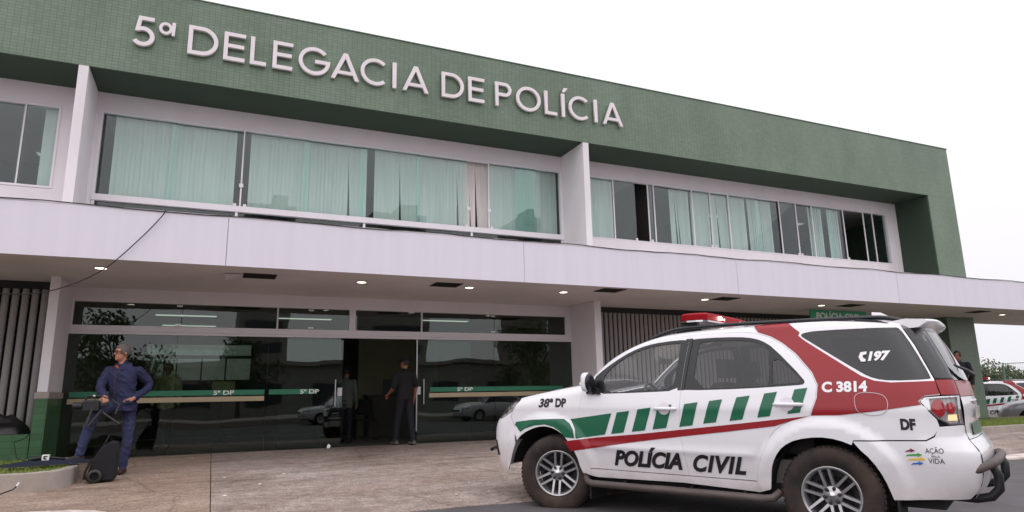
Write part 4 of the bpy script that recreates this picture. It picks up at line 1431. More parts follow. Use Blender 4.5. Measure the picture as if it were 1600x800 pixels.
    decal('red_line', [(1.195, .685), (1.065, .702), (.8, .733), (.3, .778), (-.13, .825), (-.6, .876), (-1.0, .922), (-1.27, .952), (-1.12, .912), (-1.0, .873), (-.6, .822), (-.13, .767), (.3, .712), (.8, .640), (1.03, .605), (1.125, .59)], 'car_red')
    def lettering(name, txt, x0, z0, w, h, m, shear=0.0, bold=0.03, spacing=1.0, lift=0.0035):
        me = fit_text(text_mesh(txt, 1, shear=shear, offset=bold, spacing=spacing), w, h)
        far = me.copy()
        for v in me.vertices:
            x, z = QQ(x0 - v.co.x, z0 + v.co.y)
            p = Vector(fn(x, z)) + nf(x, z) * lift
            v.co = p
        link(name, me, M[m], root)
        for v in far.vertices:
            x, z = QQ(x0 - w + v.co.x, z0 + v.co.y)
            p = Vector(fn(x, z)) + nf(x, z) * lift
            v.co = (p.x, -p.y, p.z)
        link(name, far, M[m], root)
    lettering('door_lettering', 'POLÍCIA', .620, .478, .735, .185, 'car_text', .38, .045)
    lettering('door_lettering', 'CIVIL', -.225, .474, .485, .150, 'car_text', .38, .04, spacing=1.12)
    lettering('unit_lettering', '38ª', 1.55, 1.020, .205, .092, 'car_text', .2, .04)
    lettering('unit_lettering', 'DP', 1.315, 1.022, .145, .090, 'car_text', .0, .05)
    lettering('fleet_number', 'C 3814', -1.385, 1.128, .325, .080, 'car_text_w', .0, .045, lift=0.0065)
    lettering('phone_number', '197', -1.72, 1.350, .155, .074, 'car_text_w', .2, .055)
    decal('phone_symbol', [(-1.668, 1.420), (-1.712, 1.424), (-1.710, 1.402), (-1.690, 1.400), (-1.684, 1.388), (-1.690, 1.374), (-1.706, 1.366), (-1.702, 1.348), (-1.672, 1.350), (-1.655, 1.385)], 'car_text_w', off=0.006)
    lettering('state_lettering', 'DF', -1.905, .862, .095, .078, 'car_text', .0, .055)
    lettering('campaign_lettering', 'AÇÃO', -2.035, .702, .108, .050, 'car_text', .0, .0)
    lettering('campaign_lettering', 'PELA', -2.068, .682, .05, .014, 'car_text', .0, .0)
    lettering('campaign_lettering', 'VIDA', -2.045, .643, .095, .034, 'car_text', .0, .0)
    for k, (c, x0, x1) in enumerate(((srgb(130, 30, 60), -1.905, -1.975), (srgb(70, 160, 70), -1.905, -2.015), (srgb(230, 190, 60), -1.91, -2.03), (srgb(60, 110, 190), -1.93, -2.015))):
        mm = M.setdefault('arrow%d' % k, mat('arrow_print_%d' % k, c, 0.4, var=0.03))
        z = .722 - k * .028
        decal('campaign_arrow', [(x0, z - .012), (x0 - .02, z + .004), (x1 + .03, z + .010), (x1 + .03, z + .018), (x1, z + .004), (x1 + .03, z - .010), (x1 + .03, z - .003), (x0 - .02, z - .006)], 'arrow%d' % k, off=0.006, step=0.03)
    # fuel flap seam
    flap = chaikin(Q([(-1.615, 1.128), (-1.79, 1.122), (-1.845, 1.075), (-1.835, .985), (-1.75, .952), (-1.64, .975), (-1.615, 1.02)]), 2)
    panel('fuel_flap', flap, 'rim', [inset(flap, 0.004)], off=0.006, lip=0, gap=0, bstep=0.015)
    # ---------------- cabin
    MB().prism([(.98, 1.14), (.60, 1.16), (.50, 1.10), (.52, .80), (.98, .75)], -.74, .74).build('dashboard', M['cabin'], root, bevel=.02)
    sw = MB()
    cx, cy, cz = .40, .38, 1.12
    tl = radians(25)
    sw.tube([(cx + .185 * cos(a) * sin(tl), cy + .185 * sin(a), cz + .185 * cos(a) * cos(tl)) for a in [2 * pi * i / 28 for i in range(28)]], .015, 8, closed=True)
    sw.tube([(cx, cy - .17, cz), (cx, cy + .17, cz)], .018, 6).tube([(cx - .07, cy, cz - .16), (cx, cy, cz), (.55, cy, cz - .08)], .02, 6).ellipsoid((cx, cy, cz), (.03, .06, .06), 12, 8)
    sw.build('steering_wheel', M['black_plastic'], root)
    for y in (.38, -.38):
        st = MB().prism([(.25, .62), (.28, .76), (-.18, .80), (-.30, 1.30), (-.42, 1.30), (-.34, .62)], y - .24, y + .24).build('seat', M['seat'], root, bevel=.05)
        MB().box(-.43, -.33, y - .12, y + .12, 1.34, 1.52).tube([(-.38, y - .06, 1.28), (-.38, y - .06, 1.36)], .008, 6).tube([(-.38, y + .06, 1.28), (-.38, y + .06, 1.36)], .008, 6).build('headrest', M['seat'], st, bevel=.03)
    bs = MB().prism([(-.62, .66), (-.60, .80), (-1.05, .84), (-1.18, 1.28), (-1.30, 1.28), (-1.2, .66)], -.66, .66).build('rear_seat', M['seat'], root, bevel=.04)
    for y in (.42, -.42, 0):
        MB().box(-1.28, -1.19, y - .12, y + .12, 1.31, 1.46).build('headrest', M['seat'], bs, bevel=.03)
    MB().box(-2.05, 1.0, -.72, .72, .40, .62).build('cabin_floor', M['cabin'], root)
    MB().prism([(-1.42, .62), (-1.42, 1.66), (-2.05, 1.66), (-2.215, 1.25), (-2.24, .62)], -.585, .585).build('cargo_cell', M['car_liner'], root, bevel=.02)
    MB().tube([(.53, 0, 1.60), (.47, 0, 1.545)], .01, 6).box(.44, .47, -.11, .11, 1.51, 1.57).build('inner_mirror', M['black_plastic'], root)
    return root

suv = make_suv()
suv.location = (4.829, 5.816, -0.258)
suv.rotation_euler = (0, -0.0127, radians(118.0))
tag(suv, 'large white police SUV with red sash, lettering and lit red light bar at the apron', 'car', 'patrol cars')
# ================================================================ people
from mathutils import noise as mnoise
import numpy as np
M['skin'] = mat('skin', srgb(176, 118, 96), 0.55, var=0.08, scale=12)
M['skin2'] = mat('skin_tan', srgb(140, 92, 70), 0.55, var=0.08, scale=12)
M['jacket_blue'] = mat('blue_shell_jacket', srgb(32, 35, 70), 0.8, var=0.16, scale=7, bump=0.15, bscale=40)
M['jeans'] = mat('blue_jeans', srgb(46, 51, 82), 0.9, var=0.3, scale=6, bump=0.2, bscale=120)
M['shoe_brown'] = mat('brown_shoe', srgb(52, 38, 34), 0.6, var=0.15)
M['black_cloth'] = mat('black_cloth', srgb(18, 18, 22), 0.85, var=0.15, scale=7, bump=0.1, bscale=60)
M['navy_cloth'] = mat('navy_cloth', srgb(20, 21, 32), 0.85, var=0.15, scale=7)
M['beige_shirt'] = mat('beige_shirt', srgb(190, 178, 128), 0.85, var=0.08, scale=7)
M['grey_shirt'] = mat('grey_shirt', srgb(84, 86, 82), 0.85, var=0.08, scale=7)
M['hair_grey'] = mat('greying_hair', srgb(92, 84, 80), 0.7, var=0.35, scale=30, stretch=(1, 1, 3))
M['hair_black'] = mat('black_hair', srgb(22, 19, 18), 0.6, var=0.3, scale=30)
M['orange_lining'] = mat('orange_lining', srgb(150, 66, 34), 0.8, var=0.1)
M['shoe_trainer'] = mat('black_white_trainer', srgb(22, 20, 20), 0.7, var=0.5, scale=14, tint=srgb(90, 86, 84))
M['white_rubber'] = mat('white_sole', srgb(226, 222, 220), 0.6, var=0.05)

class Figure:
    def __init__(s):
        s.mb, s.pr = MB(), []
    def cap(s, tg, pts, rad):
        pts = [Vector(p) for p in pts]
        if len(pts) > 2:                                  # smooth the chain a little
            q, r = [], []
            for i in range(len(pts) - 1):
                for k in range(4):
                    t = k / 4
                    q.append(pts[i].lerp(pts[i + 1], t)); r.append(rad[i] + (rad[i + 1] - rad[i]) * t)
            q.append(pts[-1]); r.append(rad[-1])
            for _ in range(2):
                q = [q[0]] + [(q[i - 1] + q[i] * 2 + q[i + 1]) / 4 for i in range(1, len(q) - 1)] + [q[-1]]
        else:
            q, r = pts, rad
        s.mb.tube(q, r, 12)
        s.mb.ellipsoid(q[0], (r[0],) * 3, 12, 8)
        s.mb.ellipsoid(q[-1], (r[-1],) * 3, 12, 8)
        for i in range(len(q) - 1):
            s.pr.append((tg, 'c', q[i], q[i + 1], r[i], r[i + 1]))
    def ell(s, tg, c, r, yaw=0.0):
        mb = MB().ellipsoid((0, 0, 0), r, 18, 12)
        m = Matrix.Translation(c) @ Matrix.Rotation(yaw, 4, 'Z')
        s.mb.add([m @ Vector(v) for v in mb.v], mb.f)
        s.pr.append((tg, 'e', m.inverted(), r, min(r), 0))
    def loft(s, tg, rings, yaw):
        '''elliptical trunk: rings of (centre, depth radius, width radius)'''
        n = 22
        q = []
        for i in range(len(rings) - 1):
            for k in range(3):
                t = k / 3
                a, b = rings[i], rings[i + 1]
                q.append((Vector(a[0]).lerp(Vector(b[0]), t), a[1] + (b[1] - a[1]) * t, a[2] + (b[2] - a[2]) * t))
        q.append((Vector(rings[-1][0]), rings[-1][1], rings[-1][2]))
        for _ in range(2):
            q = [q[0]] + [tuple((q[i - 1][j] + q[i][j] * 2 + q[i + 1][j]) / 4 for j in range(3)) for i in range(1, len(q) - 1)] + [q[-1]]
        V, F = [], []
        for c, rx, ry in q:
            for k in range(n):
                a = 2 * pi * k / n
                u, w = rx * cos(a), ry * sin(a)
                V.append((c.x + u * cos(yaw) - w * sin(yaw), c.y + u * sin(yaw) + w * cos(yaw), c.z))
        for i in range(len(q) - 1):
            for k in range(n):
                F.append((i * n + k, i * n + (k + 1) % n, (i + 1) * n + (k + 1) % n, (i + 1) * n + k))
        F += [tuple(range(n - 1, -1, -1)), tuple((len(q) - 1) * n + k for k in range(n))]
        s.mb.add(V, F)
        sd = Vector((-sin(yaw), cos(yaw), 0))
        for i in range(len(q) - 1):
            for w in (-.5, 0, .5):
                s.pr.append((tg, 'c', q[i][0] + sd * q[i][2] * w, q[i + 1][0] + sd * q[i + 1][2] * w, q[i][1], q[i + 1][1]))
    def finish(s, name, mats, voxel, parent, wrinkle=0.004, cloth=('top', 'legs')):
        me = s.mb.mesh('body_src')
        ob = bpy.data.objects.new('body_src', me)
        COL.objects.link(ob)
        rm = ob.modifiers.new('r', 'REMESH')
        rm.mode = 'VOXEL'
        rm.voxel_size = voxel
        sm = ob.modifiers.new('s', 'SMOOTH')
        sm.iterations = 3
        sm.factor = 0.5
        dg = bpy.context.evaluated_depsgraph_get()
        out = bpy.data.meshes.new_from_object(ob.evaluated_get(dg))
        bpy.data.objects.remove(ob)
        tags = list(mats)
        out.materials.clear()
        for t in tags: out.materials.append(M[mats[t]])
        npoly = len(out.polygons)
        cen = np.empty(npoly * 3, dtype=np.float32)
        out.polygons.foreach_get('center', cen)
        cen = cen.reshape(-1, 3).astype(float)
        best = np.full(npoly, 1e9)
        idx = np.zeros(npoly, dtype=np.int32)
        for tg, k, a, b, r0, r1 in s.pr:
            if k == 'c':
                A, AB = np.array(a), np.array(b) - np.array(a)
                t = np.clip((cen - A) @ AB / max(AB @ AB, 1e-9), 0, 1)
                d = np.linalg.norm(cen - A - t[:, None] * AB, axis=1) - (r0 + (r1 - r0) * t)
            else:
                m = np.array(a)
                q = cen @ m[:3, :3].T + m[:3, 3]
                d = (np.linalg.norm(q / np.array(b), axis=1) - 1) * r0
            up = d < best
            best[up] = d[up]
            idx[up] = tags.index(tg)
        vtag = {}
        ct = {tags.index(t) for t in cloth if t in tags}
        for i, p in enumerate(out.polygons):
            if int(idx[i]) in ct:
                for v in p.vertices: vtag[v] = 1
        out.polygons.foreach_set('material_index', idx)
        out.polygons.foreach_set('use_smooth', [True] * len(out.polygons))
        nv = len(out.vertices)
        co = np.empty(nv * 3, dtype=np.float32)
        no = np.empty(nv * 3, dtype=np.float32)
        out.vertices.foreach_get('co', co)
        out.vertices.foreach_get('normal', no)
        co, no = co.reshape(-1, 3), no.reshape(-1, 3)
        for i in vtag:
            x, y, z = (float(q) for q in co[i])
            n1 = mnoise.noise(Vector((x * 9 + z * 6, y * 9 - z * 3, z * 8)))
            n1 = (1 - abs(n1)) ** 3 - 0.5                     # ridged: folds rather than lumps
            n2 = mnoise.noise(Vector((x * 26, y * 26, z * 34)))
            co[i] += no[i] * (n1 * wrinkle * 1.3 + n2 * wrinkle * 0.4)
        out.vertices.foreach_set('co', co.ravel())
        out.update()
        return link(name, out, None, parent, True)

def head_parts(fig, c, f, size=1.0, tg='skin'):
    """skull, jaw, nose, ears; f = horizontal facing direction"""
    f = Vector((f[0], f[1], 0)).normalized()
    yaw = math.atan2(f.y, f.x)
    r = Vector((f.y, -f.x, 0))
    c = Vector(c)
    z = Vector((0, 0, 1))
    k = size
    fig.ell(tg, c + z * .012 * k, (.098 * k, .076 * k, .105 * k), yaw)
    fig.ell(tg, c + f * .028 * k - z * .055 * k, (.066 * k, .060 * k, .072 * k), yaw)
    fig.cap(tg, [c + f * .088 * k + z * .012 * k, c + f * .107 * k - z * .022 * k], [.010 * k, .015 * k])
    fig.ell(tg, c + f * .082 * k - z * .062 * k, (.018 * k, .026 * k, .010 * k), yaw)
    fig.ell(tg, c + f * .074 * k - z * .098 * k, (.022 * k, .026 * k, .018 * k), yaw)
    for s in (-1, 1):
        fig.ell(tg, c + r * .078 * k * s - f * .005 * k - z * .01 * k, (.022 * k, .010 * k, .034 * k), yaw)
    return f, r

def hair_cap(parent, c, f, m, size=1.0, low=-0.03, front=0.55):
    f = Vector((f[0], f[1], 0)).normalized()
    r = Vector((f.y, -f.x, 0))
    c = Vector(c)
    src = MB().ellipsoid((0, 0, 0), (1, 1, 1), 28, 20)
    V, F = [], []
    for v in src.v:
        n = 1 + 0.05 * mnoise.noise(Vector(v) * 4)
        V.append(c + f * (v[0] * .1015 * size * n - .003) + r * (v[1] * .0795 * size * n) + Vector((0, 0, (v[2] * .108 * n + .014) * size)))
    for q in src.f:
        a = [src.v[i] for i in q]
        mx_ = sum(p[0] for p in a) / len(a); mz = sum(p[2] for p in a) / len(a)
        if mz > (0.42 if mx_ > front else (low / .113 if mx_ > 0.12 else -0.42)):
            F.append(q)
    mb = MB(); mb.add(V, F, True)
    o = mb.build('hair', M[m], parent, world=True)
    s_ = o.modifiers.new('s', 'SOLIDIFY')
    s_.thickness = 0.007
    return o

def face_bits(parent, c, f, size=1.0):
    f = Vector((f[0], f[1], 0)).normalized()
    r = Vector((f.y, -f.x, 0))
    c = Vector(c)
    for s in (-1, 1):
        p = c + f * .090 * size + r * .032 * s * size + Vector((0, 0, .012))
        MB().ellipsoid(p, (.008, .010, .006), 10, 6).build('eye', M['hair_black'], parent, world=True)

def hand(fig, w, d, n_, tg='skin', curl=0.5, side=1, k=1.0, fr=.0095):
    """palm and five fingers; w wrist, d pointing direction, n_ palm normal"""
    w = Vector(w); d = Vector(d).normalized(); n_ = Vector(n_); n_ = (n_ - d * n_.dot(d)).normalized()
    s = d.cross(n_) * side
    fig.cap(tg, [w, w + d * .045 * k], [.026 * k, .030 * k])
    fig.cap(tg, [w + d * .05 * k + s * .022 * k, w + d * .085 * k + s * .024 * k], [.020 * k, .018 * k])
    fig.cap(tg, [w + d * .05 * k - s * .022 * k, w + d * .085 * k - s * .024 * k], [.020 * k, .018 * k])
    for i, L in enumerate((.070, .080, .075, .058)):
        b = w + d * .092 * k + s * (.033 - .022 * i) * k
        a1 = curl * 0.7
        d1 = d * cos(a1) + n_ * sin(a1)
        a2 = curl * 1.7
        d2 = d * cos(a2) + n_ * sin(a2)
        m_ = b + d1 * L * .5 * k
        fig.cap(tg, [b, m_, m_ + d2 * L * .5 * k], [fr, fr * .95, fr * .8])
    b = w + d * .035 * k + s * .030 * k
    fig.cap(tg, [b, b + (d * .6 + s * .7 + n_ * .3).normalized() * .04 * k, b + (d * .9 + s * .45 + n_ * .5).normalized() * .07 * k], [.014, .011, .009])

def shoe(fig, ankle, d, zg, tg='shoe'):
    d = Vector((d[0], d[1], 0)).normalized()
    a = Vector((ankle[0], ankle[1], zg + .045))
    fig.cap(tg, [a - d * .045, a + d * .06, a + d * .155 - Vector((0, 0, .012))], [.045, .047, .034])

def standing(name, label, loc, yaw, mats, height=1.75, fwd_leg=0.0, arm_l=None, arm_r=None, head_turn=0.0, hair='hair_black', voxel=0.012, group=None, short_sleeve=False, cap=None, belly=0.0):
    """an upright figure facing yaw (radians, 0 = +x)"""
    k = height / 1.75
    t = thing(name, label, 'person', loc, 0, group)
    f = Vector((cos(yaw), sin(yaw), 0)); l = Vector((-f.y, f.x, 0)); z = Vector((0, 0, 1))
    o = Vector(loc)
    P = lambda a, b, c: o + (f * a + l * b + z * c) * k
    fig = Figure()
    # legs
    for s in (1, -1):
        st = fwd_leg * s
        hip, knee, ank = P(0, .09 * s, .92), P(st * .55 + .02, .095 * s, .50), P(st, .10 * s, .09)
        fig.cap('legs', [hip, knee, ank], [.092 * k, .066 * k, .052 * k])
        shoe(fig, ank, f, o.z)
    fig.ell('legs', P(0, 0, .95), (.12 * k, .165 * k, .11 * k), yaw)
    # torso
    fig.loft('top', [(P(0, 0, .90), .125 * k, .170 * k), (P(.01, 0, 1.02), (.122 + belly) * k, .168 * k), (P(.005, 0, 1.16), .118 * k, .165 * k), (P(0, 0, 1.30), .122 * k, .180 * k), (P(-.005, 0, 1.40), .105 * k, .185 * k), (P(-.005, 0, 1.465), .07 * k, .12 * k)], yaw)
    fig.cap('top', [P(0, .15, 1.40), P(0, -.15, 1.40)], [.062 * k, .062 * k])
    fig.cap('skin', [P(-.005, 0, 1.42), P(.015, 0, 1.55)], [.058 * k, .053 * k])
    arms = {1: arm_l or ((-.02, .25, 1.14), (.06, .25, .90)), -1: arm_r or ((-.02, .25, 1.14), (.06, .25, .90))}
    for s in (1, -1):
        e, w = arms[s]
        sh, el, wr = P(0, .195 * s, 1.405), P(e[0], e[1] * s, e[2]), P(w[0], w[1] * s, w[2])
        if short_sleeve:
            fig.cap('top', [sh, sh.lerp(el, .85)], [.068 * k, .062 * k])
            fig.cap('skin', [sh.lerp(el, .6), el, wr], [.046 * k, .045 * k, .032 * k])
        else:
            fig.cap('top', [sh, el, wr], [.066 * k, .055 * k, .043 * k])
        d = (wr - el).normalized()
        hand(fig, wr, d, l * -s if abs(d.z) > .6 else -z, curl=.6, side=s, k=k, fr=.011)
    hc = P(.025, 0, 1.635)
    hf = Vector((cos(yaw + head_turn), sin(yaw + head_turn), 0))
    head_parts(fig, hc, hf, k)
    fig.finish('body', mats, voxel, t, 0.004)
    if cap:
        cm = MB()
        c = Vector(hc)
        r_ = Vector((hf.y, -hf.x, 0))
        src = MB().ellipsoid((0, 0, 0), (1, 1, 1), 24, 16)
        V = [c + hf * (v[0] * .108 * k) + r_ * (v[1] * .088 * k) + z * ((v[2] * .112 + .022) * k) for v in src.v]
        F = [q for q in src.f if sum(src.v[i][2] for i in q) / len(q) > .12]
        cm.add(V, F, True)
        pk = [c + hf * (.09 + .07 * cos(a)) * k + r_ * .08 * sin(a) * k + z * .035 * k for a in [(-90 + 180 * i / 10) * pi / 180 for i in range(11)]]
        cm.add(pk + [p + z * .008 for p in pk], [tuple(range(11)), tuple(range(21, 10, -1))] + [(i + 1, i, 11 + i, 12 + i) for i in range(10)])
        co = cm.build('cap', M[cap], t, world=True)
        co.modifiers.new('s', 'SOLIDIFY').thickness = 0.008
        if hair: hair_cap(t, hc, hf, hair, k * .97, low=0.0)
    elif hair:
        hair_cap(t, hc, hf, hair, k)
    face_bits(t, hc, hf, k)
    return t

# ---------------------------------------------------------------- cameraman with one foot on the planter kerb
cm_t = thing('person', 'man in blue jacket and jeans with glasses, one foot raised, holding a video camera', 'person', (-1.17, 11.33, zp(11.33)))
fg = Figure()
zg = zp(11.33)
fg.cap('legs', [(-1.07, 11.37, .90), (-1.05, 11.31, .47), (-1.085, 11.36, .06)], [.098, .072, .058])       # standing leg
shoe(fg, (-1.085, 11.36, 0), (-.12, -1), zg)
fg.cap('legs', [(-1.27, 11.33, .92), (-1.47, 11.06, .83), (-1.59, 11.06, .27)], [.098, .074, .056])        # raised leg
shoe(fg, (-1.60, 11.06, 0), (-.7, -.7), 0.165)
yw = math.atan2(-.87, -.42)
fg.ell('legs', (-1.17, 11.35, .95), (.125, .175, .12), yw)
fg.loft('top', [((-1.165, 11.345, .83), .160, .205), ((-1.17, 11.34, .92), .150, .194), ((-1.178, 11.335, 1.08), .138, .180), ((-1.185, 11.33, 1.22), .142, .192), ((-1.19, 11.33, 1.36), .13, .200), ((-1.192, 11.33, 1.44), .095, .175), ((-1.193, 11.325, 1.495), .075, .11)], yw)
fg.cap('top', [(-1.36, 11.39, 1.40), (-1.02, 11.33, 1.40)], [.07, .07])
fg.cap('top', [(-1.385, 11.40, 1.395), (-1.47, 11.30, 1.17), (-1.375, 11.08, 1.05)], [.074, .063, .049])     # right arm to the camera
fg.cap('top', [(-1.00, 11.34, 1.395), (-.815, 11.45, 1.20), (-.99, 11.22, 1.02)], [.074, .062, .049])         # left arm, hand on hip
fg.cap('skin', [(-1.195, 11.32, 1.45), (-1.215, 11.30, 1.57)], [.062, .056])
hand(fg, (-1.375, 11.06, 1.04), (.25, -.6, -.25), (0, 0, -1), curl=.9, side=-1, k=1.05)
hand(fg, (-1.005, 11.19, 1.01), (-.75, -.22, -.45), (-.3, .9, 0), curl=.25, side=1, k=1.0)
HC = (-1.225, 11.285, 1.665)
HF = (-.80, -.60)
head_parts(fg, HC, HF, 1.0)
fg.cap('lining', [(-1.29, 11.33, 1.49), (-1.19, 11.37, 1.515), (-1.095, 11.32, 1.495)], [.024, .028, .024])
fg.cap('lining', [(-1.29, 11.30, 1.475), (-1.26, 11.24, 1.44)], [.020, .014])
fg.cap('top', [(-1.10, 11.28, 1.48), (-1.20, 11.215, 1.42)], [.030, .024])
fg.finish('body', {'skin': 'skin', 'top': 'jacket_blue', 'legs': 'jeans', 'shoe': 'shoe_brown', 'lining': 'orange_lining'}, 0.0085, cm_t, 0.011)
hair_cap(cm_t, HC, HF, 'hair_grey', 1.0)
face_bits(cm_t, HC, HF)
hf = Vector((HF[0], HF[1], 0)).normalized(); hr = Vector((hf.y, -hf.x, 0)); hc = Vector(HC)
gls = MB()
for s in (-1, 1):
    c = hc + hf * .104 + hr * .034 * s + Vector((0, 0, .008))
    gls.tube([c + hr * .028 * cos(a) + Vector((0, 0, .018 * sin(a))) for a in [2 * pi * i / 14 for i in range(14)]], .0045, 6, closed=True)
    gls.tube([c + hr * .028 * s, hc + hr * .082 * s + Vector((0, 0, .012)), hc + hr * .082 * s - hf * .03 + Vector((0, 0, .005))], .004, 5)
gls.tube([hc + hf * .105 + hr * .008 + Vector((0, 0, .01)), hc + hf * .105 - hr * .008 + Vector((0, 0, .01))], .004, 5)
gls.build('glasses', M['hair_black'], cm_t, world=True)
MB().tube([(-1.262, 11.175, 1.40), (-1.268, 11.160, 1.25), (-1.262, 11.165, 1.08), (-1.255, 11.185, .93)], .008, 6).build('zip', M['shoe_brown'], cm_t, world=True)
MB().lathe([(.0105, -.003), (.0115, 0), (.0105, .003)], 'x', (-1.115, 11.155, .955), 14).build('ring', M['steel'], cm_t, world=True)

# video camera on a folded tripod that he steadies with one hand
vc = thing('video_camera', 'black video camera on a small folded tripod in the man\'s hand', 'camera', (-1.42, 10.98, .55))
MB().box(-1.60, -1.40, 10.93, 11.05, .84, .99).build('camera_body', M['black_plastic'], vc, world=True, bevel=.015)
MB().lathe([(.048, -.12), (.05, -.02), (.042, .0), (.0001, 0)], 'x', (-1.60, 10.99, .915), 18).build('lens', M['black_plastic'], vc, world=True)
MB().tube([(-1.58, 10.99, .99), (-1.55, 10.99, 1.05), (-1.42, 10.99, 1.045), (-1.30, 10.99, 1.00)], .016, 8).build('top_handle', M['black_plastic'], vc, world=True)
MB().box(-1.40, -1.30, 10.95, 11.02, .90, .96).build('viewfinder', M['black_plastic'], vc, world=True, bevel=.01)
MB().ellipsoid((-1.47, 10.92, 1.045), (.02, .02, .02), 10, 8).build('knob', M['steel'], vc, world=True)
M['dull_metal'] = mat('dull_tripod_metal', srgb(58, 55, 53), 0.45, metal=0.4, var=0.1)
for a, b in (((-1.46, 10.95, 1.00), (-1.52, 10.93, .66)), ((-1.36, 10.93, .86), (-1.50, 10.92, .645)), ((-1.38, 10.95, .84), (-1.14, 10.94, .66))):
    MB().tube([a, b], .016, 8).build('tripod_leg', M['dull_metal'], vc, world=True)
MB().tube([(-1.26, 10.99, .99), (-1.16, 10.96, .92), (-1.20, 10.94, .80)], .014, 8).build('pan_handle', M['black_plastic'], vc, world=True)

# wheeled bag
bg_t = thing('wheeled_bag', 'black wheeled backpack with ring-faced wheel standing on the apron', 'bag', (-1.2, 10.6, zp(10.6)))
zb = zp(10.6)
MB().prism([(-1.42, zb + .05), (-1.395, zb + .02), (-1.10, zb + .02), (-1.085, zb + .06), (-1.075, zb + .40), (-1.10, zb + .50), (-1.17, zb + .52), (-1.28, zb + .44), (-1.365, zb + .27)], 10.50, 10.78).build('bag_body', M['black_cloth'], bg_t, world=True, bevel=.035)
for y in (10.478, 10.80):
    MB().lathe([(.052, -.018), (.078, -.018), (.086, -.01), (.086, .01), (.078, .018), (.052, .018)], 'y', (-1.315, y, zb + .086), 24).build('wheel', M['dull_metal'], bg_t, world=True)
MB().tube([(-1.16, 10.62, zb + .505), (-1.20, 10.60, zb + .60), (-1.26, 10.62, zb + .45)], .014, 6).build('strap', M['black_cloth'], bg_t, world=True)
MB().tube([(-1.37, 10.49, zb + .30), (-1.42, 10.485, zb + .15), (-1.43, 10.49, zb + .05)], .016, 6).build('strap', M['black_cloth'], bg_t, world=True)

# officer walking in through the open doors
standing('person', 'police officer in black uniform and cap walking in through the glass doors', (3.66, 13.72, 0.0), radians(108), {'skin': 'skin2', 'top': 'black_cloth', 'legs': 'navy_cloth', 'shoe': 'shoe_trainer'}, 1.76, fwd_leg=0.17, short_sleeve=True, cap='black_cloth', arm_l=((.02, .27, 1.12), (.22, .24, 1.02)), head_turn=.35, voxel=0.012)
standing('person', 'dark-haired man in navy clothes standing by the green tiled pier', (18.1, 11.55, 0.08), radians(200), {'skin': 'skin2', 'top': 'navy_cloth', 'legs': 'black_cloth', 'shoe': 'black_cloth'}, 1.80, voxel=0.016, head_turn=-.2)
standing('person', 'dark-haired man in beige shirt inside the lobby behind the glass', (-0.84, 15.9, 0.0), radians(-100), {'skin': 'skin2', 'top': 'beige_shirt', 'legs': 'navy_cloth', 'shoe': 'black_cloth'}, 1.75, voxel=0.018)
standing('person', 'person in grey shirt with back turned just inside the open door', (2.72, 15.2, 0.0), radians(60), {'skin': 'skin2', 'top': 'grey_shirt', 'legs': 'navy_cloth', 'shoe': 'black_cloth'}, 1.62, voxel=0.018)
# ================================================================ canopy fittings
for i, (x, y) in enumerate([(-1.68, 11.78), (2.34, 11.87), (4.40, 11.87), (6.44, 11.86), (10.07, 11.88), (13.71, 11.90), (21.02, 11.94)]):
    t = thing('downlight', 'small round lit downlight set into the canopy soffit', 'light', (x, y, 2.99), 0, 'downlights in the canopy soffit')
    MB().lathe([(.075, -.001), (.105, -.001), (.112, -.008), (.10, -.014), (.082, -.012), (.078, .0)], 'z', n=28).build('trim_ring', M['white_metal'], t)
    MB().lathe([(.082, -.006), (.05, -.009), (.0001, -.010)], 'z', n=24).build('lens', M['lamp'], t)
for i, (x, y) in enumerate([(.62, 11.78), (3.88, 11.70), (7.24, 11.37), (10.46, 11.66), (14.48, 11.70), (19.45, 11.68)]):
    lab = 'square soffit vent with its grille hanging loose beside it' if i == 0 else 'dark square air vent with louvre slats in the canopy soffit'
    t = thing('soffit_vent', lab, 'vent', (x, y, 2.99), 0, None if i == 0 else 'vents in the canopy soffit')
    f = MB()
    frame_rect2 = [(-.26, .26, -.22, -.20), (-.26, .26, .20, .22), (-.26, -.24, -.20, .20), (.24, .26, -.20, .20)]
    for a, b, c, d in frame_rect2:
        f.box(a, b, c, d, -.010, .002)
    f.build('frame', M['grille_dark'], t)
    MB().box(-.24, .24, -.20, .20, -.004, -.001).build('opening', M['grille_dark'], t)
    for k in range(6):
        yy = -.16 + k * .064
        MB().add([(-.238, yy - .02, -.006), (.238, yy - .02, -.006), (.238, yy + .018, -.016), (-.238, yy + .018, -.016)], [(0, 1, 2, 3)]).box(-.238, .238, yy - .003, yy + .003, -.012, -.006).build('slat', M['grille_dark'], t)
    if i == 0:
        MB().add([(-.55, -.16, -.02), (-.27, -.16, -.012), (-.27, .16, -.012), (-.52, .12, -.075), (-.55, -.16, -.028), (-.27, -.16, -.02), (-.27, .16, -.02), (-.52, .12, -.083)], [(0, 1, 2, 3), (7, 6, 5, 4), (0, 4, 5, 1), (1, 5, 6, 2), (2, 6, 7, 3), (3, 7, 4, 0)]).build('loose_grille', M['white_metal'], t)
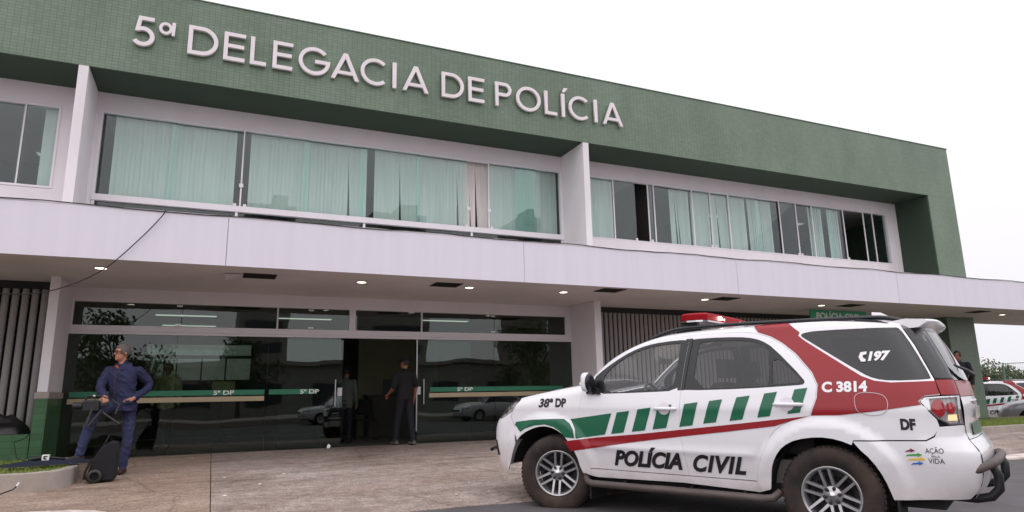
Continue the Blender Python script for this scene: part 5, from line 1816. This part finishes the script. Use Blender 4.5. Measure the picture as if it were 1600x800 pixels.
# cables: one run along the canopy edge, one hanging from it
cab = []
r5 = random.Random(5)
x = XL
while x < 22:
    cab.append((x, YC - 0.012 + r5.uniform(-.006, .006), 3.772 + .012 * sin(x * 2.3) + r5.uniform(-.006, .006)))
    x += .35
tag(MB().tube(cab, .007, 6).build('edge_cable', M['rubber']), 'thin black cable running along the top edge of the canopy', 'cable')
hang = [(-.80, 10.99, 3.78), (-.83, 10.95, 3.70), (-1.02, 10.94, 3.42), (-1.32, 10.94, 3.04), (-1.5, 10.94, 2.84), (-1.76, 10.94, 2.65), (-2.12, 10.94, 2.48), (-2.41, 10.94, 2.42), (-2.75, 10.94, 2.42), (-3.3, 10.95, 2.52), (-4.5, 10.97, 3.0)]
hp = [(p[0], p[2]) for p in hang]
tag(MB().tube([(a, 10.945, b) for a, b in chaikin(hp, 2, False)], .008, 6).build('hanging_cable', M['rubber']), 'slack black cable hanging down from the canopy past the left column', 'cable')
# green hanging sign
sg = thing('hanging_sign', 'green sign with white lettering hung under the canopy behind the SUV', 'sign', (14.8, 12.45, 2.6))
MB().box(13.90, 15.95, 12.43, 12.46, 2.60, 2.955).build('board', M['sign_green'], sg, world=True)
for x in (14.1, 15.7):
    MB().tube([(x, 12.445, 2.95), (x, 12.445, 2.992)], .01, 6).build('hanger', M['steel'], sg, world=True)
me = fit_text(text_mesh('POLÍCIA CIVIL', 1, offset=0.03), 1.62, .235)
for v in me.vertices:
    v.co = (14.10 + v.co.x, 12.427, 2.705 + v.co.y)
link('lettering', me, M['print_white'], sg, True)
# lightning rods
for x in (8.3, 13.5, 18.6, 23.9 - 3.3):
    tag(MB().tube([(x, 15.0, 8.2), (x + (.02 if x < 20 else -.06), 15.0, 9.95)], [.016, .006], 6).build('lightning_rod', M['white_metal']), 'thin pale lightning rod standing on the roof', 'rod', 'lightning rods on the roof')

# ================================================================ planters, kerbs, grass
def grass_mat():
    return mat('grass_blades', srgb(92, 122, 48), 0.8, var=0.35, scale=9, tint=srgb(140, 150, 76))
M['grass'] = grass_mat()
M['soil'] = mat('soil', srgb(86, 84, 48), 0.95, var=0.25, scale=5)
def blades(poly, zf, n, h, seed, name, label):
    r = random.Random(seed)
    xs_ = [p[0] for p in poly]; ys_ = [p[1] for p in poly]
    V, F = [], []
    k = 0
    while k < n:
        x, y = r.uniform(min(xs_), max(xs_)), r.uniform(min(ys_), max(ys_))
        if not inside((x, y), poly): continue
        k += 1
        a = r.uniform(0, 2 * pi)
        hh = h * r.uniform(.5, 1.25)
        w = .004 * r.uniform(.8, 1.6)
        lx, ly = r.uniform(-.6, .6) * hh, r.uniform(-.6, .6) * hh
        z = zf(x, y)
        o = len(V)
        V += [(x - w * cos(a), y - w * sin(a), z), (x + w * cos(a), y + w * sin(a), z), (x + lx, y + ly, z + hh)]
        F.append((o, o + 1, o + 2))
    mb = MB(); mb.add(V, F)
    return tag(mb.build(name, M['grass']), label, 'grass', kind='stuff')
# left planter: concrete kerb round a grassed bed
PL = [(-9, 10.55), (-3.2, 10.33), (-2.24, 10.18), (-2.03, 10.10), (-1.84, 10.10), (-1.66, 10.20), (-1.55, 10.42), (-1.55, 10.93), (-1.72, 11.9), (-1.95, 12.68)]
def pz(x, y): return 0.135 + .02 * (x + 2)
kb = thing('planter_kerb', 'chipped grey concrete kerb around the grass bed at the left column', 'kerb', (-2.0, 10.4, -.08))
mb = MB()
inn = []
n = len(PL)
for i, p in enumerate(PL):
    a = PL[max(i - 1, 0)]; b = PL[min(i + 1, n - 1)]
    d = Vector((b[0] - a[0], b[1] - a[1])).normalized()
    inn.append((p[0] - d.y * .13, p[1] + d.x * .13))
PLs = chaikin(PL, 2, False); INs = chaikin(inn, 2, False)
rr_ = random.Random(11)
V, F = [], []
for p, q in zip(PLs, INs):
    z = pz(*p) + rr_.uniform(-.004, .004)
    V += [(p[0] + rr_.uniform(-.004, .004), p[1], -.2), (p[0], p[1], z - .012), (p[0] * .93 + q[0] * .07, p[1] * .93 + q[1] * .07, z), (q[0], q[1], z - .003), (q[0], q[1], -.1)]
for i in range(len(PLs) - 1):
    for k in range(4):
        F.append((i * 5 + k, (i + 1) * 5 + k, (i + 1) * 5 + k + 1, i * 5 + k + 1))
mb.add(V, F)
mb.build('kerb_stone', M['concrete'], kb, world=True)
bed = INs + [(-2.4, 12.74), (-9, 12.74)]
tag(MB().add([(p[0], p[1], pz(*p) - .03) for p in bed], [tuple(range(len(bed)))]).build('planting_bed', M['soil']), kind='structure')
blades(bed, lambda x, y: pz(x, y) - .03, 26000, .05, 4, 'grass', 'short grass in the bed beside the left column')
# right bed beyond the SUV
RB = [(11.8, 9.85), (25, 9.98), (25, 12.7), (21.6, 12.9), (19.5, 12.7), (11.8, 12.7)]
kr = thing('kerb', 'long grey concrete kerb edging the grass strip by the green pier', 'kerb', (18, 9.9, -.1))
x = 11.8
while x < 25:
    x2 = min(x + 1.0, 25)
    y1 = 9.85 + (x - 11.8) * .0098
    MB().box(x + .004, x2 - .004, y1 - .13, y1, -.25, .062 + rr_.uniform(-.004, .004)).build('kerb_stone', M['concrete'], kr, world=True, bevel=.012)
    x = x2
tag(MB().add([(p[0], p[1], .035) for p in RB], [tuple(range(len(RB)))]).build('grass_bed', M['soil']), kind='structure')
blades([(13.5, 9.86), (24.9, 9.98), (24.9, 11.6), (13.5, 11.6)], lambda x, y: .035, 36000, .075, 6, 'grass', 'strip of longer grass behind the kerb by the green pier')

# worn whitish edging at the road side of the apron
M['worn_white'] = mat('worn_white_edge', srgb(206, 192, 184), 0.9, var=0.3, scale=5, bump=0.4, bscale=30)
ed = thing('apron_edging', 'broken pale concrete edging along the road side of the apron', 'kerb', (14, 6.98, -.2))
x = 8.2
while x < 24:
    L = rr_.uniform(.5, 1.1)
    MB().prism([(x, 6.90 - x * .012 + .12 + rr_.uniform(-.02, .02)), (x + L * .5, 6.90 - x * .012 + .10 + rr_.uniform(-.03, .03)), (x + L - .02, 6.90 - x * .012 + .12 + rr_.uniform(-.03, .02)), (x + L - .02, 7.20), (x, 7.20)], -.3, -.17 + rr_.uniform(-.012, .006), 'xy').build('edging_stone', M['worn_white'], ed, world=True, bevel=.012)
    x += L

# ================================================================ loose things by the planter
def heap(name, label, cat, cx, cy, z0, sx, sy, h, m, seed, bumps=5.0, power=.6, rot=0.0):
    r = random.Random(seed)
    V, F = [], []
    n, k = 26, 9
    off = Vector((seed * 3.1, seed * 1.7, 0))
    for j in range(k + 1):
        t = j / k
        for i in range(n):
            a = 2 * pi * i / n
            rad = (1 - t) * (1 + .35 * mnoise.noise(Vector((cos(a) * 1.5, sin(a) * 1.5, 0)) + off))
            u, w = cos(a) * rad * sx, sin(a) * rad * sy
            z = h * (t ** power) * (1 + .5 * mnoise.noise(Vector((u * bumps, w * bumps, t * 2)) + off)) if j else 0.0
            V.append((cx + u * cos(rot) - w * sin(rot), cy + u * sin(rot) + w * cos(rot), z0 + max(z, 0)))
    for j in range(k):
        for i in range(n):
            F.append((j * n + i, j * n + (i + 1) % n, (j + 1) * n + (i + 1) % n, (j + 1) * n + i))
    mb = MB(); mb.add(V, F, True)
    return tag(mb.build(name, M[m]), label, cat)
M['bin_bag'] = mat('black_bin_bag', srgb(26, 25, 28), 0.35, var=0.2, scale=8, bump=0.6, bscale=14)
heap('bag', 'crumpled black bag lying on the green tiled ledge', 'bag', -2.95, 13.08, .502, .36, .22, .30, 'bin_bag', 2, 6)
heap('bag', 'flat black holdall on the ledge behind the crumpled bag', 'bag', -3.75, 13.1, .502, .5, .24, .26, 'bin_bag', 8, 5)
M['navy_coat'] = mat('navy_coat', srgb(22, 26, 46), 0.85, var=0.2, scale=9, bump=0.4, bscale=25)
heap('coat', 'navy jacket spread flat over the grass and kerb corner', 'jacket', -1.92, 10.92, .165, .52, .17, .075, 'navy_coat', 5, 9, .35, radians(14))
mic = thing('microphone', 'hand microphone with black and white logo cube lying on the navy jacket', 'microphone', (-1.93, 10.86, .24))
MB().box(-1.975, -1.895, 10.82, 10.90, .225, .295).build('logo_cube', M['print_white'], mic, world=True, bevel=.004)
MB().box(-1.955, -1.938, 10.816, 10.8195, .238, .283).box(-1.938, -1.912, 10.816, 10.8195, .268, .283).box(-1.938, -1.918, 10.816, 10.8195, .238, .252).build('logo_mark', M['car_text'], mic, world=True)
MB().tube([(-1.98, 10.86, .26), (-2.10, 10.87, .245)], [.028, .032], 10).ellipsoid((-2.10, 10.87, .245), (.036, .036, .036), 12, 8).tube([(-1.89, 10.86, .26), (-1.72, 10.85, .235)], .014, 8).build('mic_body', M['black_plastic'], mic, world=True)
lead = [(-1.98, 10.87, .26), (-2.16, 10.9, .22), (-2.28, 10.95, .27), (-2.40, 11.3, .45), (-2.46, 12.2, .46), (-2.50, 12.70, .53)]
tag(MB().tube(lead, .006, 6).build('microphone_lead', M['rubber']), 'thin black lead looping from the ledge down to the microphone', 'cable')
gc = [(-2.9, 9.72, zp(9.72) + .008), (-2.45, 9.80, zp(9.8) + .008), (-2.2, 9.92, zp(9.92) + .012), (-2.08, 10.02, zp(10) + .05), (-2.05, 10.04, zp(10) + .085)]
c_o = tag(MB().tube(gc, .008, 6).build('floor_cable', M['rubber']), 'black cable on the apron with a pale plug end at the kerb', 'cable')
MB().tube([(-2.05, 10.04, zp(10) + .085), (-2.03, 10.05, zp(10) + .125)], .011, 8).build('plug', M['print_white'], c_o)
heap('plaster_rubble', 'low heap of crumbled white plaster on the apron in the left foreground', 'rubble', -1.30, 8.42, zp(8.42) - .01, .50, .15, .035, 'worn_white', 9, 22, .3, radians(-28))
tag(MB().add([(2.14, 13.80, .002), (2.19, 13.78, .004), (2.21, 13.80, .05), (2.17, 13.81, .085), (2.14, 13.81, .05)], [(0, 1, 2, 3, 4)]).add([(2.14, 13.806, .002), (2.14, 13.816, .05), (2.17, 13.816, .085), (2.21, 13.806, .05), (2.19, 13.786, .004)], [(0, 1, 2, 3, 4)]).build('paper_scrap', M['print_white']), 'small torn white paper scrap at the foot of the glass', 'litter')
rl_ = random.Random(21)
for k in range(26):                                       # grit and crumbs of concrete along the apron
    x, y = rl_.uniform(-1, 9), rl_.uniform(7.2, 10.5)
    s = rl_.uniform(.008, .022)
    tag(MB().ellipsoid((x, y, zp(y) + s * .4), (s * 1.4, s, s * .6), 7, 4, False).build('stone_chip', M['worn_white']), 'small pale chip of concrete lying on the apron', 'stone', 'chips of concrete on the apron')

# ================================================================ lobby furniture
ch = thing('chair', 'black office visitor chair inside the open doorway', 'chair', (3.35, 16.0, 0))
MB().box(3.12, 3.56, 15.78, 16.22, .43, .48).build('seat', M['black_cloth'], ch, world=True, bevel=.02)
MB().box(3.14, 3.54, 16.20, 16.25, .56, .92).build('backrest', M['black_cloth'], ch, world=True, bevel=.02)
for x in (3.12, 3.56):
    MB().tube([(x, 15.80, .012), (x, 15.80, .43), (x, 16.22, .44), (x, 16.24, .75)], .012, 6).build('side_frame', M['black_metal'], ch, world=True)
    MB().tube([(x, 15.80, .012), (x, 16.22, .012)], .012, 6).build('leg', M['black_metal'], ch, world=True)
ct = thing('counter', 'dark reception counter at the back of the lobby', 'counter', (4.6, 17.2, 0))
MB().box(3.6, 6.9, 16.9, 17.45, 0.004, .98).build('front', M['interior_dark'], ct, world=True)
MB().box(3.55, 6.95, 16.85, 17.5, .981, 1.02).build('top', M['black_metal'], ct, world=True)
tag(MB().box(4.0, 4.45, 17.1, 17.15, 1.02, 1.4).build('monitor', M['black_plastic']), 'dark computer monitor standing on the lobby counter', 'monitor')
tag(MB().box(.02, .50, 17.0, 17.03, 1.18, 1.38).build('notice', M['beige_shirt']), 'yellow paper notice seen through the left glass panes', 'notice')
tag(MB().tube([(.26, 17.04, 0.003), (.26, 17.04, 1.3)], .02, 8).lathe([(.16, .003), (.16, .02), (.0001, .03)], 'z', (.26, 17.04, 0), 16).build('notice_stand', M['black_metal']), 'thin black floor stand carrying the yellow notice', 'stand')
for i, (x, y) in enumerate([(-.6, 16.2), (1.9, 16.2), (-.6, 18.4), (5.2, 15.8)]):
    t = thing('ceiling_light', 'long fluorescent fitting on the lobby ceiling', 'light', (x, y, 2.85), 0, 'fluorescent fittings in the lobby')
    MB().box(-.62, .62, -.12, .12, -.06, 0).build('housing', M['white_metal'], t)
    MB().box(-.60, .60, -.09, .09, -.066, -.0605).build('tube', M['lamp_dim'] if 'lamp_dim' in M else M.setdefault('lamp_dim', emit_mat('lobby_tube', (1, .95, .85, 1), .9)), t)
for i, (x, y) in enumerate([(-3.4, 17.6), (9.6, 16.0), (15.0, 16.6), (17.8, 16.4)]):
    t = thing('office_light', 'bright fluorescent fitting on an upstairs office ceiling', 'light', (x, y, 6.62), 0, 'fluorescent fittings upstairs')
    MB().box(-.62, .62, -.14, .14, -.05, 0).build('housing', M['white_metal'], t)
    MB().box(-.60, .60, -.11, .11, -.056, -.0505).build('tube', M.setdefault('lamp_up', emit_mat('office_tube', (1, .96, .9, 1), .3)), t)
yt = thing('courtyard_tree', 'small tree in the courtyard seen through the lobby', 'tree', (-1.75, 23, 0))
# ================================================================ trees
M['bark'] = mat('bark', srgb(88, 74, 62), 0.9, var=0.25, scale=10, stretch=(1, 1, .3), bump=0.4, bscale=30)
def leaf_mat(name, a, b):
    m = mat(name, a, 0.7, var=0.3, scale=.9, tint=b)
    return m
M['leaf_a'] = leaf_mat('leaf_olive', srgb(72, 82, 48), srgb(104, 106, 66))
M['leaf_b'] = leaf_mat('leaf_green', srgb(52, 74, 40), srgb(88, 104, 56))
def tree_parts(root, h, rad, base, nleaf, leaf, m, seed, tr=.12):
    r = random.Random(seed)
    tk = MB()
    tk.tube([(0, 0, 0), (r.uniform(-.1, .1), r.uniform(-.1, .1), base), (r.uniform(-.3, .3), r.uniform(-.3, .3), h * .8)], [tr, tr * .75, tr * .3], 8)
    clumps = []
    for k in range(16):
        a = r.uniform(0, 2 * pi); u = r.uniform(.25, .95); zz = base + (h - base) * r.uniform(.12, .95)
        wf = sqrt(max(.12, 1 - ((zz - base - (h - base) * .45) / ((h - base) * .62)) ** 2))
        c = Vector((cos(a) * rad * u * wf, sin(a) * rad * u * wf, zz))
        clumps.append((c, rad * r.uniform(.26, .46)))
        tk.tube([(0, 0, base * .8 + (zz - base) * .35), c * .6 + Vector((0, 0, zz * .2 + base * .1)), c], [tr * .4, tr * .25, tr * .08], 5)
    tk.build('trunk', M['bark'], root)
    V, F = [], []
    for k in range(nleaf):
        c, cr = r.choice(clumps)
        d = Vector((r.gauss(0, 1), r.gauss(0, 1), r.gauss(0, .8))).normalized() * cr * (r.random() ** .45)
        p = c + d
        a = Vector((r.gauss(0, 1), r.gauss(0, 1), r.gauss(0, 1))).normalized()
        b = a.orthogonal().normalized()
        c2 = a.cross(b)
        s = leaf * r.uniform(.6, 1.4)
        o = len(V)
        V += [p - b * s, p + c2 * s * .45, p + b * s, p - c2 * s * .45]
        F.append((o, o + 1, o + 2, o + 3))
    mb = MB(); mb.add(V, F)
    mb.build('crown', M[m], root)
tree_parts(yt, 3.1, .7, 1.2, 700, .07, 'leaf_b', 77, .05)
r8 = random.Random(8)
for i in range(9):
    y = 24 + i * 2.3
    t = thing('hedge_tree', 'low olive-brown tree in the hedge behind the fence', 'tree', (54 + r8.uniform(-2, 2), y * 1.05, -.66), r8.uniform(0, 6), 'trees behind the parking lot fence')
    tree_parts(t, 3.1 + r8.uniform(-.3, .3), 2.0, .4, 2600, .12, 'leaf_a', 100 + i, .10)
# parking-lot fence
M['fence'] = mat('green_fence', srgb(92, 122, 110), 0.5, var=0.1)
fn_ = thing('fence', 'tall pale green mesh fence along the parking lot', 'fence', (45, 24, -.66))
for k in range(9):
    y = 15.2 + k * 2.7
    MB().box(44.97, 45.03, y - .03, y + .03, -.66, 2.36).build('post', M['fence'], fn_, world=True)
MB().box(44.98, 45.02, 14, 38, 2.28, 2.32).build('rail', M['fence'], fn_, world=True)
wires = MB()
y = 14.0
while y < 37:
    wires.box(44.996, 45.004, y - .003, y + .003, -.5, 2.28); y += .10
for z in [(-.4 + .3 * k) for k in range(9)]:
    wires.box(44.995, 45.005, 14, 37, z - .003, z + .003)
tag(wires.build('wire_mesh', M['fence'], fn_, world=True), kind='stuff')

# ================================================================ other cars
def make_sedan(paint):
    B = Body(width=[(0.2, .80), (.4, .84), (.6, .87), (.75, .87), (.9, .855), (1.0, .80), (1.2, .70), (1.42, .58)],
             top=[(-2.3, .86), (-2.1, .98), (-1.6, 1.02), (-1.2, 1.22), (-.8, 1.40), (-.2, 1.46), (.3, 1.43), (.7, 1.25), (1.1, 1.0), (1.5, .93), (1.9, .84), (2.15, .70), (2.3, .55)],
             rear=[(.2, -2.1), (.5, -2.18), (.8, -2.15), (1.0, -2.05), (1.5, -1.9)], frontp=[(.2, 2.05), (.45, 2.18), (.65, 2.16), (.85, 1.98), (1.5, 1.5)],
             wheels=[(1.3, .31), (-1.3, .31)], flare=.012, rr_hood=.10, rr_roof=.06, x_split=.9, rc=.3, crease=False)
    def fn(x, z): return (x, B.S(x, z), z)
    root = thing('car', None, None)
    arch = lambda c: [(c + .36 * cos(a), .31 + .36 * sin(a)) for a in [(-.25 + (pi + .5) * i / 16) for i in range(17)]]
    low = [(B.xr(.35) + .01, .30)] + [(-1.66, .25)] + arch(-1.3)[::-1] + [(-.9, .25), (.9, .25)] + arch(1.3)[::-1] + [(1.7, .25), (B.xf(.3) - .002, .30), (B.xf(.5) - .002, .5)] + [(x, B.zt(x) - .006) for x in (2.05, 1.9, 1.7, 1.5, 1.3, 1.1)] + [(.95, .95), (-1.5, .97)] + [(x, B.zt(x) - .006) for x in (-1.75, -2.0)] + [(B.xr(.8) + .002, .8), (B.xr(.5) + .002, .5)]
    me = surf_mesh('body_panel', low, fn, B.N, (), .06, .05, .015)
    both('body_panel', me, paint, root)
    gl = [(.95, .98), (.80, 1.12), (.62, 1.24), (.35, 1.37), (.1, 1.41), (-.25, 1.415), (-.7, 1.37), (-1.05, 1.24), (-1.4, 1.0)]
    both('side_window', surf_mesh('side_window', gl, fn, B.N, (), .06, .05, .01, -.004), M['car_glass_dark'], root)
    gp = [(1.08, .985), (.7, 1.24), (.3, 1.42), (-.2, 1.45), (-.8, 1.39), (-1.2, 1.21), (-1.6, 1.01), (-1.5, .975), (.95, .955)]
    both('window_frame', surf_mesh('window_frame', gp, fn, B.N, [inset(resample(gl, .05), -.004)], .06, .05, .01, -.001), paint, root)
    def skin(name, x0, x1, m, crown):
        V, F = [], []
        nx, ny = 12, 10
        for i in range(nx + 1):
            x = x0 + (x1 - x0) * i / nx
            z = B.zt(x) - .006
            w = B.S(x, z)
            for j in range(ny + 1):
                t = -1 + 2 * j / ny
                V.append((x, w * t, z + crown * (1 - t * t)))
        for i in range(nx):
            for j in range(ny):
                a = i * (ny + 1) + j
                F.append((a, a + 1, a + ny + 2, a + ny + 1) if x1 > x0 else (a, a + ny + 1, a + ny + 2, a + 1))
        mb = MB(); mb.add(V, F, True); mb.build(name, m, root)
    skin('bonnet', 1.08, 2.08, paint, .04); skin('windscreen', .35, 1.08, M['car_glass_dark'], .05); skin('roof', -.85, .35, paint, .04)
    skin('rear_screen', -1.6, -.85, M['car_glass_dark'], .04); skin('boot', -2.12, -1.6, paint, .03)
    for rear in (0, 1):
        V, F = [], []
        zs_ = [.28, .4, .5, .6, .7, .78]
        for z in zs_:
            xe = B.xr(z) if rear else B.xf(z)
            w = B.S(xe + (.001 if rear else -.001), z)
            for j in range(9):
                t = -1 + j / 4
                V.append((xe + (-.06 if rear else .10) * (1 - t * t), w * t, z))
        for i in range(len(zs_) - 1):
            for j in range(8):
                a = i * 9 + j
                f = (a, a + 1, a + 10, a + 9)
                F.append(f[::-1] if rear else f)
        mb = MB(); mb.add(V, F, True); mb.build('bumper', paint, root)
        lam = [(1.82, .80), (2.0, .74), (2.1, .66), (1.98, .64), (1.84, .70)] if not rear else [(-1.95, .9), (-2.1, .86), (-2.13, .72), (-1.98, .76)]
        both('headlight' if not rear else 'tail_light', surf_mesh('lamp', lam, fn, B.N, (), .03, .03, .01, .004), M['lamp_bowl'] if not rear else M['lens_red'], root)
    MB().box(2.18, 2.285, -.45, .45, .52, .62).build('grille', M['car_black'], root, bevel=.02)
    MB().box(-2.0, 2.0, -.7, .7, .22, .5).build('floor_pan', M['car_liner'], root)
    MB().box(-1.5, 1.0, -.62, .62, .5, 1.0).build('cabin', M['car_liner'], root)
    for x in (1.3, -1.3):
        for s in (1, -1):
            w = MB().lathe([(.20, -.09), (.29, -.10), (.315, -.07), (.315, .07), (.29, .10), (.20, .09)], 'y', n=28).build('wheel', M['tyre'], root)
            MB().lathe([(.20, .085), (.18, .05), (.06, .07), (.0001, .075)], 'y', n=20).build('rim', M['rim'], w)
            w.location = (x, .74 * s, .31)
            w.rotation_euler = (0, 0, 0 if s > 0 else pi)
    return root
M['silver_paint'] = mat('silver_paint', srgb(150, 152, 158), 0.3, metal=0.4, var=0.03, coat=.5)
gcar = make_sedan(M['silver_paint'])
gcar.location = (27.5, 13.75, -.52); gcar.rotation_euler = (0, 0, radians(120))
tag(gcar, 'silver-grey saloon car parked beyond the grass strip', 'car')
pc2 = copy_tree(suv)
pc2.location = (30.15, 18.42, -.68); pc2.rotation_euler = (0, 0, radians(118))
tag(pc2, 'distant white patrol car with red sash parked beyond the green pier', 'car', 'patrol cars')
wcar = make_sedan(M['car_white'])
wcar.location = (6.2, -7.6, -.36); wcar.rotation_euler = (0, 0, radians(175))
tag(wcar, 'white saloon car parked across the street, mirrored in the entrance glass', 'car')
wcar2 = copy_tree(wcar)
wcar2.location = (14.5, -7.6, -.36)
tag(wcar2, 'second white saloon across the street, mirrored behind the first', 'car')

# ================================================================ the other side of the street, seen mirrored in the glass
for i, (x, y, h, rd) in enumerate([(-16, -20, 6.5, 3.2), (-6, -24, 7.5, 3.4), (2, -30, 6, 3.0), (24, -22, 7, 3.2), (33, -26, 6, 3.2), (44, -20, 8, 3.6)]):
    t = thing('street_tree', 'broad green tree across the street, mirrored in the glazing', 'tree', (x, y, -.6), i, 'trees across the street')
    tree_parts(t, h, rd, 2.0, 2600, .17, 'leaf_b', 300 + i, .2)
M['block_a'] = mat('block_render', srgb(150, 146, 140), 0.9, var=0.1, scale=.2)
M['block_win'] = mat('block_windows', srgb(60, 66, 72), 0.3, var=0.2, scale=.5)
def block(label, x0, x1, y, d, h, m):
    t = thing('apartment_block', label, 'building', ((x0 + x1) / 2, y, -.6))
    MB().box(x0, x1, y - d, y, -.6, h).box(x0 + (x1 - x0) * .55, x1 - 1, y - d * .7, y - 2, h, h + 2.2).build('walls', M['block_a'], t, world=True)
    fl = int(h / 3.2)
    for k in range(fl):
        MB().box(x0 + .8, x1 - .8, y - .02, y + .03, 1.4 + k * 3.2, 2.7 + k * 3.2).build('window_row', M['block_win'], t, world=True)
block('grey apartment block behind the camera, mirrored low in the upper windows', 3, 10, -76, 12, 30, M['block_a'])
block('wide grey apartment block with roof tank room, mirrored in the upper windows', 22, 31, -76, 12, 30.5, M['block_a'])
block('slim grey tower block, mirrored beside the white fin', 48, 53, -76, 10, 32, M['block_a'])
lowb = thing('low_building', 'long low pale building across the street, mirrored in the entrance glass', 'building', (10, -40, -.6))
MB().box(-30, 45, -48, -40, -.6, 4.2).build('walls', M['block_a'], lowb, world=True)
MB().box(-30.4, 45.4, -48.4, -39.5, 4.2, 4.6).build('roof', M['concrete'], lowb, world=True)
for k in range(12):
    MB().box(-27 + k * 6, -24 + k * 6, -40.02, -39.97, .4, 2.4).build('window', M['block_win'], lowb, world=True)
